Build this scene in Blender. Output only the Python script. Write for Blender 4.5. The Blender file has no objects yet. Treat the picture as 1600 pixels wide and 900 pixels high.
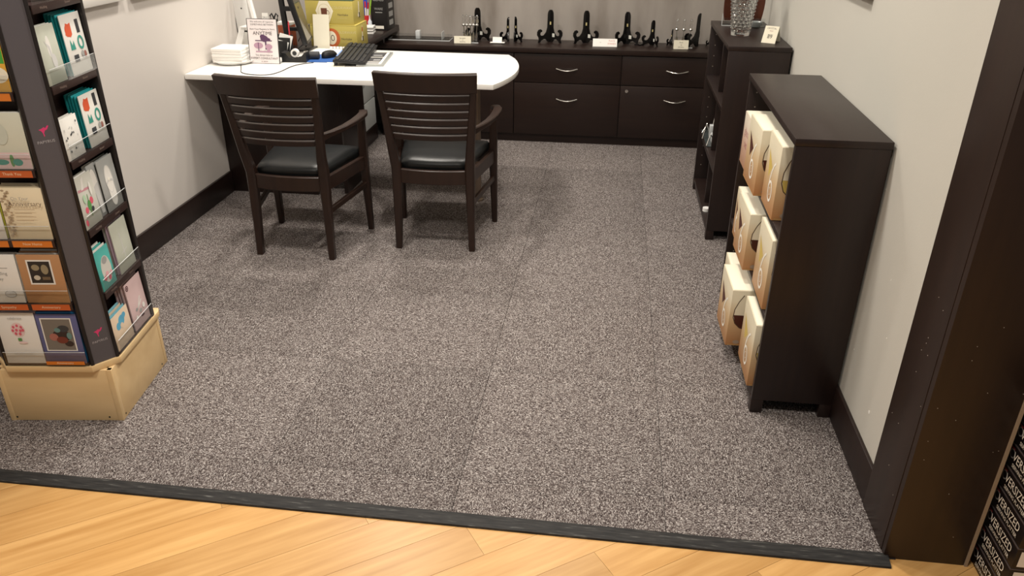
import bpy, bmesh, math, random
from mathutils import Vector, Matrix
random.seed(7)
R = math.radians
scn = bpy.context.scene
col = scn.collection

# ---------------------------------------------------------------- camera
CAM_F, PITCH, ROLL, YAW, CAM_H = 1218.76, 0.469105, 0.0070114, -0.1225546, 1.59175
fw = Vector((math.sin(YAW)*math.cos(PITCH), math.cos(YAW)*math.cos(PITCH), -math.sin(PITCH)))
rt = Vector((math.cos(YAW), -math.sin(YAW), 0)); up = rt.cross(fw)
r2 = math.cos(ROLL)*rt + math.sin(ROLL)*up; u2 = -math.sin(ROLL)*rt + math.cos(ROLL)*up
cd = bpy.data.cameras.new('camera'); cam = bpy.data.objects.new('camera', cd); col.objects.link(cam)
cd.sensor_width = 36; cd.lens = CAM_F/1600*36; cd.clip_start = 0.02
m3 = Matrix((r2, u2, -fw)).transposed()
cam.matrix_world = Matrix.Translation((0, 0, CAM_H)) @ m3.to_4x4()
scn.camera = cam
# ---------------------------------------------------------------- world, lights, exposure
w = bpy.data.worlds.new('world'); scn.world = w; w.use_nodes = True
bg = w.node_tree.nodes['Background']; bg.inputs[0].default_value = (1.0, .95, .9, 1); bg.inputs[1].default_value = .32
scn.view_settings.view_transform = 'Standard'; scn.view_settings.look = 'None'
scn.view_settings.exposure = -0.92; scn.view_settings.gamma = 1; scn.view_settings.use_curve_mapping = False
CEIL = 2.75
def lamp(x, y, power, size, colr=(1, .93, .84), name='ceiling_lamp_light', spread=math.pi):
    l = bpy.data.lights.new(name, 'AREA'); l.shape = 'DISK'; l.size = size; l.energy = power; l.color = colr; l.spread = spread
    o = bpy.data.objects.new(name, l); o.location = (x, y, CEIL-.03); col.objects.link(o); return o
LAMPS = [(-1.35, 4.15, 44, .22), (-.30, 4.45, 26, .22), (-1.35, 2.55, 40, .22), (-.15, 2.65, 46, .22), (-.15, 5.05, 12, .22),
         (-1.2, .9, 36, .22), (.2, .9, 40, .22), (-1.5, 5.0, 22, .22)]
for a in LAMPS: lamp(*a, spread=R(150))

# ---------------------------------------------------------------- materials
def lin(c):
    return tuple(((x/255)/12.92 if x/255 <= .04045 else ((x/255+.055)/1.055)**2.4) for x in c)
MATS = {}
def mat(name, rgb, rough=.5, metal=0, spec=.5, trans=0, ior=1.45, alpha=1, coat=0, emis=None):
    if name in MATS: return MATS[name]
    m = bpy.data.materials.new(name); m.use_nodes = True; MATS[name] = m
    p = m.node_tree.nodes['Principled BSDF']
    p.inputs['Base Color'].default_value = (*lin(rgb), 1)
    p.inputs['Roughness'].default_value = rough; p.inputs['Metallic'].default_value = metal
    p.inputs['Specular IOR Level'].default_value = spec
    p.inputs['Transmission Weight'].default_value = trans; p.inputs['IOR'].default_value = ior
    p.inputs['Coat Weight'].default_value = coat
    return m
def nodes(m):
    nt = m.node_tree; return nt, nt.nodes, nt.links, nt.nodes['Principled BSDF']
def mixc(nt, fac, a, b):
    n = nt.nodes.new('ShaderNodeMix'); n.data_type = 'RGBA'
    for s, v in ((0, fac), (6, a), (7, b)):
        if hasattr(v, 'is_output'): nt.links.new(v, n.inputs[s])
        else: n.inputs[s].default_value = v if s == 0 else (*v, 1)
    return n.outputs[2]
def ramp(nt, src, stops):
    n = nt.nodes.new('ShaderNodeValToRGB'); e = n.color_ramp.elements
    while len(e) < len(stops): e.new(.5)
    for k, (p, c) in enumerate(stops): e[k].position = p; e[k].color = (*c, 1)
    nt.links.new(src, n.inputs[0]); return n.outputs[0]
def grain_mat(name, c1, c2, rough, scale=(1, 1, 1), stretch=12, bump=.0, coat=0, axis='z', rnd=0, spec=.5):
    m = mat(name, c1, rough, coat=coat, spec=spec); nt, N, L, p = nodes(m)
    tc = N.new('ShaderNodeTexCoord'); mp = N.new('ShaderNodeMapping')
    s = {'x': (1, stretch, stretch), 'y': (stretch, 1, stretch), 'z': (stretch, stretch, 1)}[axis]
    mp.inputs['Scale'].default_value = s; L.new(tc.outputs['Object'], mp.inputs[0])
    no = N.new('ShaderNodeTexNoise'); no.noise_dimensions = '4D'; no.inputs['Scale'].default_value = 3; no.inputs['Detail'].default_value = 6
    L.new(mp.outputs[0], no.inputs['Vector'])
    oi = N.new('ShaderNodeObjectInfo'); mm = N.new('ShaderNodeMath'); mm.operation = 'MULTIPLY'; mm.inputs[1].default_value = 40
    L.new(oi.outputs['Random'], mm.inputs[0]); L.new(mm.outputs[0], no.inputs['W'])
    c = ramp(nt, no.outputs[0], [(.3, lin(c1)), (.7, lin(c2))])
    if rnd:
        hs = N.new('ShaderNodeHueSaturation'); mr = N.new('ShaderNodeMapRange')
        mr.inputs[3].default_value = 1-rnd; mr.inputs[4].default_value = 1+rnd
        L.new(oi.outputs['Random'], mr.inputs[0]); L.new(mr.outputs[0], hs.inputs['Value']); L.new(c, hs.inputs['Color']); c = hs.outputs[0]
    L.new(c, p.inputs['Base Color'])
    if bump:
        b = N.new('ShaderNodeBump'); b.inputs['Strength'].default_value = bump; b.inputs['Distance'].default_value = .001
        L.new(no.outputs[0], b.inputs['Height']); L.new(b.outputs[0], p.inputs['Normal'])
    return m
WENGE = grain_mat('wenge_laminate', (31, 21, 19), (39, 27, 23), .38, stretch=18, spec=.5)
WENGE_X = grain_mat('wenge_laminate_across', (33, 22, 19), (41, 28, 23), .38, stretch=18, axis='x')
JAMB = grain_mat('wenge_jamb', (38, 26, 21), (45, 31, 24), .42, stretch=14)
CHAIRW = grain_mat('chair_stained_beech', (35, 23, 18), (46, 30, 23), .36, stretch=10, spec=.5)
MAPLE = grain_mat('maple_ply', (222, 190, 140), (232, 203, 154), .42, stretch=6, axis='x')
BROWNWOOD = grain_mat('walnut_board', (66, 32, 20), (88, 44, 27), .25, stretch=8)
LEATHER = mat('seat_leather', (27, 29, 30), .36)
nt, N, L, p = nodes(LEATHER); no = N.new('ShaderNodeTexNoise'); no.inputs['Scale'].default_value = 350
b = N.new('ShaderNodeBump'); b.inputs['Strength'].default_value = .12; b.inputs['Distance'].default_value = .001
L.new(no.outputs[0], b.inputs['Height']); L.new(b.outputs[0], p.inputs['Normal'])
# wood floor planks
PLANK = grain_mat('oak_plank', (184, 137, 78), (212, 168, 108), .34, stretch=14, bump=.1, axis='x', rnd=.11)
PLANKGAP = mat('plank_joint', (128, 88, 50), .7)
def wall_mat(name, c, c2, sc=1.2):
    m = mat(name, c, .85, spec=.25); nt, N, L, p = nodes(m)
    tc = N.new('ShaderNodeTexCoord'); no = N.new('ShaderNodeTexNoise'); no.inputs['Scale'].default_value = sc
    L.new(tc.outputs['Object'], no.inputs['Vector']); L.new(ramp(nt, no.outputs[0], [(.35, lin(c)), (.65, lin(c2))]), p.inputs['Base Color'])
    n2 = N.new('ShaderNodeTexNoise'); n2.inputs['Scale'].default_value = 180; L.new(tc.outputs['Object'], n2.inputs['Vector'])
    b = N.new('ShaderNodeBump'); b.inputs['Strength'].default_value = .15; b.inputs['Distance'].default_value = .001
    L.new(n2.outputs[0], b.inputs['Height']); L.new(b.outputs[0], p.inputs['Normal']); return m
WALL_L = wall_mat('paint_warm_white', (206, 200, 194), (210, 204, 197))
WALL_R = wall_mat('paint_pale_grey', (190, 188, 179), (194, 191, 182))
CEILM = wall_mat('paint_ceiling', (225, 222, 216), (228, 225, 219))
# satin mottled back wall
WALL_B = mat('satin_panel', (160, 152, 144), .42, spec=.4); nt, N, L, p = nodes(WALL_B)
tc = N.new('ShaderNodeTexCoord'); mp = N.new('ShaderNodeMapping'); mp.inputs['Scale'].default_value = (3.2, 1, .8); L.new(tc.outputs['Object'], mp.inputs[0])
no = N.new('ShaderNodeTexNoise'); no.inputs['Scale'].default_value = 1.6; no.inputs['Detail'].default_value = 5; L.new(mp.outputs[0], no.inputs['Vector'])
L.new(ramp(nt, no.outputs[0], [(.3, lin((134, 126, 118))), (.5, lin((160, 153, 146))), (.7, lin((172, 165, 158)))]), p.inputs['Base Color'])
L.new(ramp(nt, no.outputs[0], [(.3, (.35,)*3), (.7, (.55,)*3)]), p.inputs['Roughness'])
# carpet
CARPET = mat('loop_carpet', (120, 108, 102), .95, spec=.1); nt, N, L, p = nodes(CARPET)
tc = N.new('ShaderNodeTexCoord'); mp = N.new('ShaderNodeMapping'); mp.inputs['Scale'].default_value = (1.0, 1.45, 1); L.new(tc.outputs['Object'], mp.inputs[0])
vo = N.new('ShaderNodeTexVoronoi'); vo.inputs['Scale'].default_value = 300; L.new(mp.outputs[0], vo.inputs['Vector'])
sep = N.new('ShaderNodeSeparateColor'); L.new(vo.outputs['Color'], sep.inputs[0])
c = ramp(nt, sep.outputs[0], [(0, lin((50, 43, 42))), (.28, lin((86, 77, 75))), (.5, lin((115, 106, 103))), (.78, lin((146, 138, 134))), (1, lin((204, 198, 194)))])
nb = N.new('ShaderNodeTexNoise'); nb.inputs['Scale'].default_value = 5; L.new(tc.outputs['Object'], nb.inputs['Vector'])
oi = N.new('ShaderNodeObjectInfo'); hs = N.new('ShaderNodeHueSaturation'); mr = N.new('ShaderNodeMapRange'); mr.inputs[3].default_value = .93; mr.inputs[4].default_value = 1.06
L.new(oi.outputs['Random'], mr.inputs[0]); L.new(mr.outputs[0], hs.inputs['Value']); L.new(c, hs.inputs['Color'])
L.new(hs.outputs[0], p.inputs['Base Color'])
b = N.new('ShaderNodeBump'); b.inputs['Strength'].default_value = .9; b.inputs['Distance'].default_value = .003; b.invert = True
L.new(vo.outputs['Distance'], b.inputs['Height']); L.new(b.outputs[0], p.inputs['Normal'])
# rubber strip
RUBBER = mat('edge_rubber', (50, 50, 50), .6, spec=.25); nt, N, L, p = nodes(RUBBER)
tc = N.new('ShaderNodeTexCoord'); mp = N.new('ShaderNodeMapping'); mp.inputs['Scale'].default_value = (6, 60, 60); L.new(tc.outputs['Object'], mp.inputs[0])
no = N.new('ShaderNodeTexNoise'); no.inputs['Scale'].default_value = 3; no.inputs['Detail'].default_value = 8; L.new(mp.outputs[0], no.inputs['Vector'])
L.new(ramp(nt, no.outputs[0], [(.35, lin((34, 34, 34))), (.62, lin((52, 51, 50))), (.78, lin((108, 108, 104)))]), p.inputs['Base Color'])
# carton: printed gradient cream to orange (ink on the board)
def carton_mat(name, top, mid, bot, h):
    m = mat(name, top, .45); nt, N, L, p = nodes(m)
    tc = N.new('ShaderNodeTexCoord'); sx = N.new('ShaderNodeSeparateXYZ'); L.new(tc.outputs['Object'], sx.inputs[0])
    d = N.new('ShaderNodeMath'); d.operation = 'DIVIDE'; d.inputs[1].default_value = h; L.new(sx.outputs['Z'], d.inputs[0])
    L.new(ramp(nt, d.outputs[0], [(0, lin(bot)), (.45, lin(mid)), (.8, lin(top)), (1, lin(top))]), p.inputs['Base Color']); return m
CARTON = carton_mat('carton_print', (214, 205, 180), (206, 176, 134), (190, 134, 84), .238)
CARTON2 = carton_mat('carton_print_pink', (214, 202, 184), (206, 172, 152), (188, 142, 110), .2)
CLEAR = bpy.data.materials.new('clear_acrylic'); CLEAR.use_nodes = True; nt = CLEAR.node_tree; nt.nodes.clear()
o_ = nt.nodes.new('ShaderNodeOutputMaterial'); tr = nt.nodes.new('ShaderNodeBsdfTransparent'); gl = nt.nodes.new('ShaderNodeBsdfGlossy'); gl.inputs['Roughness'].default_value = .05
mx = nt.nodes.new('ShaderNodeMixShader'); fr = nt.nodes.new('ShaderNodeLayerWeight'); fr.inputs[0].default_value = .12
ad = nt.nodes.new('ShaderNodeMath'); ad.operation = 'MULTIPLY_ADD'; ad.inputs[1].default_value = .35; ad.inputs[2].default_value = .04; nt.links.new(fr.outputs[1], ad.inputs[0]); nt.links.new(ad.outputs[0], mx.inputs[0])
tr.inputs[0].default_value = (.93, .94, .94, 1); nt.links.new(tr.outputs[0], mx.inputs[1]); nt.links.new(gl.outputs[0], mx.inputs[2]); nt.links.new(mx.outputs[0], o_.inputs[0])
ACEDGE = mat('acrylic_polished_edge', (205, 208, 208), .25)
GLASS = mat('cut_crystal', (250, 252, 252), .02, trans=1, ior=1.52)
WHITE = mat('white_plastic', (236, 235, 232), .4); WHITEP = mat('white_paper', (238, 236, 231), .8)
DESKTOP = mat('desk_laminate_white', (240, 238, 233), .28)
BLACK = mat('black_plastic', (24, 24, 25), .4); LACQ = mat('black_lacquer', (16, 14, 14), .22)
DKGREY = mat('dark_grey_plastic', (52, 52, 54), .45); KEY = mat('key_cap', (40, 41, 43), .5)
STEEL = mat('brushed_steel', (205, 203, 198), .25, metal=1); BRONZE = mat('bronze_post', (128, 112, 98), .35, metal=.6)
GREYCAB = mat('grey_cabinet', (196, 200, 199), .45); CREAM = mat('cream_card', (232, 226, 205), .7)
NAPKIN = mat('napkin_paper', (238, 235, 230), .9, spec=.1)
def C_(name, rgb, rough=.6): return mat(name, rgb, rough)

# ---------------------------------------------------------------- geometry helpers
class MB:
    def __init__(s): s.bm = bmesh.new(); s.mats = []
    def mi(s, m):
        if m not in s.mats: s.mats.append(m)
        return s.mats.index(m)
    def _tag(s, faces, m, smooth=False):
        i = s.mi(m)
        for f in faces: f.material_index = i; f.smooth = smooth
    def box(s, lo, hi, m, bev=0, M=None):
        c = [(a+b)/2 for a, b in zip(lo, hi)]; d = [abs(b-a) for a, b in zip(lo, hi)]
        mt = Matrix.Translation(c) @ Matrix.Diagonal((*d, 1))
        r = bmesh.ops.create_cube(s.bm, size=1, matrix=mt)
        fs = set(f for v in r['verts'] for f in v.link_faces); vs = r['verts']
        if bev:
            es = list(set(e for v in vs for e in v.link_edges))
            q = bmesh.ops.bevel(s.bm, geom=es, offset=min(bev, min(d)*.45), segments=2, affect='EDGES', profile=.5)
            vs = list(set(v for f in q['faces'] for v in f.verts)); fs = set(f for v in vs for f in v.link_faces)
            vs = list(set(v for f in fs for v in f.verts))
        s._tag(fs, m)
        if M: bmesh.ops.transform(s.bm, matrix=M, verts=vs)
        return s
    def prism(s, poly, z0, z1, m, M=None, bev=0):
        """poly in xy extruded z0..z1"""
        b_ = [s.bm.verts.new((x, y, z0)) for x, y in poly]; t = [s.bm.verts.new((x, y, z1)) for x, y in poly]
        fs = [s.bm.faces.new(t), s.bm.faces.new(b_[::-1])]
        n = len(poly)
        for i in range(n): fs.append(s.bm.faces.new((b_[i], b_[(i+1) % n], t[(i+1) % n], t[i])))
        bmesh.ops.recalc_face_normals(s.bm, faces=fs)
        s._tag(fs, m); vs = b_+t
        if bev:
            es = [e for e in set(e for v in vs for e in v.link_edges) if abs(e.verts[0].co.z-e.verts[1].co.z) < 1e-7]
            q = bmesh.ops.bevel(s.bm, geom=es, offset=bev, segments=2, affect='EDGES', profile=.5)
            s._tag(q['faces'], m, False); vs = list(set(v for f in q['faces'] for v in f.verts) | set(v for v in vs if v.is_valid))
        if M: bmesh.ops.transform(s.bm, matrix=M, verts=[v for v in vs if v.is_valid])
        return s
    def cyl(s, p0, p1, r0, r1, m, n=16, caps=True):
        p0, p1 = Vector(p0), Vector(p1); d = p1-p0; q = d.to_track_quat('Z', 'Y')
        a, b = [], []
        for i in range(n):
            t = 2*math.pi*i/n; v = Vector((math.cos(t), math.sin(t), 0))
            a.append(s.bm.verts.new(p0+q @ (v*r0))); b.append(s.bm.verts.new(p1+q @ (v*r1)))
        fs = [s.bm.faces.new((a[i], a[(i+1) % n], b[(i+1) % n], b[i])) for i in range(n)]
        s._tag(fs, m, True)
        if caps: s._tag([s.bm.faces.new(a[::-1]), s.bm.faces.new(b)], m)
        return s
    def tube(s, pts, r, m, n=8):
        rings = []
        pts = [Vector(p) for p in pts]
        for k, p_ in enumerate(pts):
            t = (pts[min(k+1, len(pts)-1)]-pts[max(k-1, 0)]).normalized(); q = t.to_track_quat('Z', 'Y')
            rr = r[k] if isinstance(r, (list, tuple)) else r
            rings.append([s.bm.verts.new(p_+q @ Vector((math.cos(2*math.pi*i/n)*rr, math.sin(2*math.pi*i/n)*rr, 0))) for i in range(n)])
        fs = []
        for a, b in zip(rings, rings[1:]):
            for i in range(n): fs.append(s.bm.faces.new((a[i], a[(i+1) % n], b[(i+1) % n], b[i])))
        fs += [s.bm.faces.new(rings[0][::-1]), s.bm.faces.new(rings[-1])]
        s._tag(fs, m, True); return s
    def sweep(s, pts, ws, hs, m, upv=(0, 0, 1), bev=.18):
        """rounded-rectangle section swept along pts: ws sideways, hs along up"""
        pts = [Vector(p) for p in pts]; upv = Vector(upv); rings = []
        for k, p_ in enumerate(pts):
            t = (pts[min(k+1, len(pts)-1)]-pts[max(k-1, 0)]).normalized()
            sd = t.cross(upv).normalized(); un = sd.cross(t).normalized()
            W = ws[k] if isinstance(ws, (list, tuple)) else ws; H = hs[k] if isinstance(hs, (list, tuple)) else hs
            c = min(W, H)*bev; a, b_ = W/2, H/2
            sec = [(-a+c, -b_), (a-c, -b_), (a, -b_+c), (a, b_-c), (a-c, b_), (-a+c, b_), (-a, b_-c), (-a, -b_+c)]
            rings.append([s.bm.verts.new(p_+sd*x+un*y) for x, y in sec])
        fs = []
        for a, b_ in zip(rings, rings[1:]):
            for i in range(8): fs.append(s.bm.faces.new((a[i], a[(i+1) % 8], b_[(i+1) % 8], b_[i])))
        fs += [s.bm.faces.new(rings[0][::-1]), s.bm.faces.new(rings[-1])]
        bmesh.ops.recalc_face_normals(s.bm, faces=fs); s._tag(fs, m, True); return s
    def lathe(s, prof, m, c=(0, 0, 0), n=32, mod=None):
        rings = []
        for j, (r, z) in enumerate(prof):
            rings.append([s.bm.verts.new((c[0]+(r+(mod(i, j) if mod else 0))*math.cos(2*math.pi*i/n), c[1]+(r+(mod(i, j) if mod else 0))*math.sin(2*math.pi*i/n), c[2]+z)) for i in range(n)])
        fs = []
        for a, b_ in zip(rings, rings[1:]):
            for i in range(n): fs.append(s.bm.faces.new((a[i], a[(i+1) % n], b_[(i+1) % n], b_[i])))
        if prof[0][0] > 1e-5: fs.append(s.bm.faces.new(rings[0][::-1]))
        if prof[-1][0] > 1e-5: fs.append(s.bm.faces.new(rings[-1]))
        s._tag(fs, m, True); return s
    def loft(s, rings, m, smooth=True):
        rs = [[s.bm.verts.new(p_) for p_ in r] for r in rings]; fs = []
        n = len(rs[0])
        for a, b_ in zip(rs, rs[1:]):
            for i in range(n): fs.append(s.bm.faces.new((a[i], a[(i+1) % n], b_[(i+1) % n], b_[i])))
        fs += [s.bm.faces.new(rs[0][::-1]), s.bm.faces.new(rs[-1])]
        s._tag(fs, m, smooth); return s
    def face(s, pts, m):
        f = s.bm.faces.new([s.bm.verts.new(p_) for p_ in pts]); s._tag([f], m); return s
    def obj(s, name, parent=None, loc=None, sharp=35):
        me = bpy.data.meshes.new(name); s.bm.to_mesh(me); s.bm.free()
        for m in s.mats: me.materials.append(m)
        me.set_sharp_from_angle(angle=R(sharp))
        o = bpy.data.objects.new(name, me); col.objects.link(o)
        if parent: o.parent = parent
        if loc is not None: o.location = loc
        return o
TXT = {}
def text_polys(body, size):
    """glyph faces of a word: list of polygons in xy, centred"""
    key = body
    if key not in TXT:
        cu = bpy.data.curves.new('glyphs', 'FONT'); cu.body = body; cu.size = 1; cu.align_x = 'CENTER'; cu.align_y = 'CENTER'; cu.resolution_u = 2
        ob = bpy.data.objects.new('glyphs', cu); col.objects.link(ob)
        me = bpy.data.meshes.new_from_object(ob.evaluated_get(bpy.context.evaluated_depsgraph_get()))
        TXT[key] = [[(me.vertices[i].co.x, me.vertices[i].co.y) for i in f.vertices] for f in me.polygons]
        bpy.data.objects.remove(ob); bpy.data.curves.remove(cu); bpy.data.meshes.remove(me)
    return [[(x*size, y*size) for x, y in f] for f in TXT[key]]
def flat(items, name, parent, M, step=.0002):
    """flat print: shapes in a local xz plane (front = -y), laid in layers; M places the plane"""
    mb = MB()
    for k, it in enumerate(items):
        y = -step*(k+1); kind = it[0]; m = it[-1]; polys = []
        if kind == 'r': _, x0, z0, x1, z1, _m = it; polys = [[(x0, z0), (x1, z0), (x1, z1), (x0, z1)]]
        elif kind == 'e':
            _, cx, cz, rx, rz, _m = it; polys = [[(cx+rx*math.cos(a*math.pi/10), cz+rz*math.sin(a*math.pi/10)) for a in range(20)]]
        elif kind == 'ring':
            _, cx, cz, rx, rz, wd, _m = it
            for a in range(20):
                a0, a1 = a*math.pi/10, (a+1)*math.pi/10
                polys.append([(cx+rx*math.cos(a0), cz+rz*math.sin(a0)), (cx+rx*math.cos(a1), cz+rz*math.sin(a1)), (cx+(rx-wd)*math.cos(a1), cz+(rz-wd)*math.sin(a1)), (cx+(rx-wd)*math.cos(a0), cz+(rz-wd)*math.sin(a0))])
        elif kind == 'p': polys = [it[1]]
        elif kind == 'l':   # polyline with width
            pts, wd = it[1], it[2]
            for (a, b_), (c_, d_) in zip(pts, pts[1:]):
                L_ = math.hypot(c_-a, d_-b_) or 1; nx, nz = -(d_-b_)/L_*wd/2, (c_-a)/L_*wd/2
                polys.append([(a-nx, b_-nz), (c_-nx, d_-nz), (c_+nx, d_+nz), (a+nx, b_+nz)])
        elif kind == 't':
            _, body, cx, cz, sz, _m = it; polys = [[(x+cx, z+cz) for x, z in f] for f in text_polys(body, sz)]
        elif kind == 'tx':   # text with horizontal stretch
            _, body, cx, cz, sz, kx, _m = it; polys = [[(x*kx+cx, z+cz) for x, z in f] for f in text_polys(body, sz)]
        for f in polys: mb.face([M @ Vector((x, y, z)) for x, z in f], m)
    return mb.obj(name, parent)
def tag(o, label=None, cat=None, group=None, kind=None):
    if label: o['label'] = label
    if cat: o['category'] = cat
    if group: o['group'] = group
    if kind: o['kind'] = kind
    return o
def thing(name, label, cat, loc=(0, 0, 0), rz=0, group=None):
    o = bpy.data.objects.new(name, None); col.objects.link(o); o.location = loc; o.rotation_euler = (0, 0, rz); o.empty_display_size = .1
    return tag(o, label, cat, group)
def struct(o): o['kind'] = 'structure'; return o
I4 = Matrix.Identity(4)
def RZ(a): return Matrix.Rotation(a, 4, 'Z')
def RX(a): return Matrix.Rotation(a, 4, 'X')
def RY(a): return Matrix.Rotation(a, 4, 'Y')
def T(*a): return Matrix.Translation(a)

# ================================================================ SETTING
XL, XR, YB, YT, YJ = -2.19, .823, 5.755, 1.675, 1.87
fl = struct(MB().box((XL-.1, YT-.01, -.06), (XR+.02, YB+.05, -.006), mat('carpet_backing', (40, 36, 34), .9)).obj('floor'))
xs = [XL, -1.598, -.988, -.378, .232, XR]; ys = [YT, 1.82, 2.43, 3.04, 3.65, 4.26, 4.87, YB]
for i in range(5):
    for j in range(7):
        g = .0006; x0, x1, y0, y1 = xs[i]+g, xs[i+1]-g, ys[j]+g, ys[j+1]-g
        cx, cy = (x0+x1)/2, (y0+y1)/2; turn = (i+j) % 2; hx, hy = (x1-x0)/2, (y1-y0)/2
        if turn: hx, hy = hy, hx
        o = MB().box((-hx, -hy, -.006), (hx, hy, 0), CARPET, .0010).obj('carpet_tile', fl, (cx, cy, 0))
        if turn: o.rotation_euler = (0, 0, R(90))
sub = struct(MB().box((-2.6, -1.2, -.06), (2.1, 1.74, -.0125), PLANKGAP).obj('floor_2'))
# diagonal planks, each clipped to the strip edge
def clip(poly, nx, ny, d):      # keep nx*x+ny*y <= d
    out = []
    for (a, b_) in zip(poly, poly[1:]+poly[:1]):
        da, db = nx*a[0]+ny*a[1]-d, nx*b_[0]+ny*b_[1]-d
        if da <= 0: out.append(a)
        if da*db < 0: t = da/(da-db); out.append((a[0]+t*(b_[0]-a[0]), a[1]+t*(b_[1]-a[1])))
    return out
ang = R(35); PW, PL_ = .128, 1.15; cA, sA = math.cos(ang), math.sin(ang)
for r in range(-18, 26):
    off = random.random()*PL_
    for k in range(-4, 4):
        u0, u1, v0, v1 = k*PL_+off, (k+1)*PL_+off-.0008, r*PW, (r+1)*PW-.0009
        quad = [(u*cA-v*sA, u*sA+v*cA) for u, v in ((u0, v0), (u1, v0), (u1, v1), (u0, v1))]
        for nx, ny, d in ((0, 1, 1.74), (0, -1, .1), (1, 0, 1.9), (-1, 0, 2.4)):
            quad = clip(quad, nx, ny, d)
            if not quad: break
        if not quad or len(quad) < 3: continue
        ar = abs(sum(a[0]*b_[1]-a[1]*b_[0] for a, b_ in zip(quad, quad[1:]+quad[:1])))/2
        if ar < .00004: continue
        cx = sum(q[0] for q in quad)/len(quad); cy = sum(q[1] for q in quad)/len(quad)
        Mi = RZ(-ang) @ T(-cx, -cy, 0)
        loc2 = [(Mi @ Vector((q[0], q[1], 0))).xy for q in quad]
        o = MB().prism([tuple(q) for q in loc2], -.0125, -.008, PLANK).obj('plank', sub, (cx, cy, 0)); o.rotation_euler = (0, 0, ang)
# rubber transition strip
th = MB(); prof = [(-.045, -.008), (-.043, -.002), (-.020, .003), (-.006, .004), (0, .0035), (.001, -.006), (-.045, -.0085)]
rg = [[(x, YT+a, z) for a, z in prof] for x in (XL, XR-.001)]
th.loft(rg, RUBBER, False); struct(th.obj('trim_1'))
# walls
struct(MB().box((XL-.1, .35, -.05), (XL, YB+.1, CEIL), WALL_L).obj('wall_left'))
struct(MB().box((XL, YB, -.05), (XR+.1, YB+.1, CEIL), WALL_B).obj('wall_back'))
wr = struct(MB().box((XR, YJ, -.05), (XR+.1, YB, CEIL), WALL_R).obj('wall_right'))
struct(MB().box((XL-.1, -1.2, CEIL), (2.1, YB+.1, CEIL+.1), CEILM).obj('ceiling'))
struct(MB().box((1.026, YJ-.13, -.0125), (2.1, YJ-.07, CEIL), WALL_R).obj('wall_store'))
# chips and scuffs where the paint is knocked off
CH = mat('plaster_chip', (236, 234, 228), .9)
for (y, z, s) in ((2.02, .222, .006), (2.03, .47, .0025), (2.1, .62, .0025), (2.25, .30, .0022), (2.3, .82, .002)):
    MB().cyl((XR-.0006, y, z), (XR+.001, y, z), s, s*.8, CH, 7).obj('paint_chip', wr)
# baseboards
def base(name, lo, hi, m=WENGE): return struct(MB().box(lo, hi, m, .002).obj(name))
base('baseboard_left', (XL, .36, 0), (XL+.014, 4.158, .125), WENGE)
base('baseboard_right', (XR-.012, YJ+.001, .0), (XR, YB, .125), WENGE)
# door-opening jamb column : two laminated faces with a joint, pale edge banding
jb = struct(MB().box((XR-.012, 1.668, -.008), (XR+.195, YJ, CEIL), JAMB, .0012).obj('trim_2'))
MB().box((XR+.195, 1.664, -.008), (XR+.2025, 1.74, CEIL), mat('edge_band_beige', (158, 140, 118), .5)).obj('edge_band', jb)
MB().box((XR-.0135, 1.690, 0), (XR-.012, YJ-.001, CEIL), JAMB, .0005).obj('jamb_panel', jb)
SPK = mat('white_speck', (190, 182, 170), .8); sp = MB()
for k in range(26):
    z = random.uniform(.06, .75); 
    if random.random() < .45: y = random.uniform(1.70, 1.86); sp.cyl((XR-.0137, y, z), (XR-.013, y, z), .0012, .0012, SPK, 5)
    else: x = random.uniform(XR, XR+.19); sp.cyl((x, 1.6678, z), (x, 1.6684, z), .0011, .0011, SPK, 5)
so = sp.obj('speck', jb); so['kind'] = 'stuff'
# ceiling lamps (bodies for the lights above)
LAMP_AT = dict(zip([(a[0], a[1]) for a in LAMPS], ['over the two armchairs', 'over the rounded desk end', 'between card rack and chairs', 'over the middle of the carpet', 'before the credenza', 'over the wood floor at left', 'over the wood floor at right', 'over the return counter']))
for x, y, pw, sz in LAMPS:
    t = thing('ceiling_lamp', 'round recessed ceiling downlight with white trim ring, '+LAMP_AT[(x, y)], 'ceiling lamp', (x, y, CEIL), 0, 'downlights in the ceiling')
    MB().lathe([(.115, -.028), (.145, -.024), (.15, -.0), (.115, -.0)], WHITE).obj('trim_ring', t)
# framed picture bottoms on side walls
t = thing('picture_frame', 'pale silver picture frame hung on the left wall beside the card rack', 'picture frame', (XL, 3.0, 1.155))
FRM = mat('pale_frame', (198, 194, 188), .4)
MB().box((0, -.42, 0), (.03, .42, .035), FRM, .004).box((0, -.42, .5), (.03, .42, .535), FRM, .004).box((0, -.42, .035), (.03, -.385, .5), FRM, .004).box((0, .385, .035), (.03, .42, .5), FRM, .004).obj('frame', t)
MB().box((0.002, -.385, .035), (.012, .385, .5), WHITEP).obj('mat_board', t)
t = thing('picture_frame', 'second pale frame on the left wall, nearer the desk', 'picture frame', (XL, 3.78, 1.15))
MB().box((0, -.28, 0), (.03, .28, .03), FRM, .004).box((0, -.28, .4), (.03, .28, .43), FRM, .004).box((0, -.28, .03), (.03, -.25, .4), FRM, .004).box((0, .25, .03), (.03, .28, .4), FRM, .004).obj('frame', t)
MB().box((0.002, -.25, .03), (.012, .25, .4), WHITEP).obj('mat_board', t)
t = thing('picture_frame', 'dark-edged picture frame on the right wall above the long bookcase', 'picture frame', (XR, 3.2, 1.29))
FR3 = mat('taupe_frame', (120, 106, 92), .4)
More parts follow.
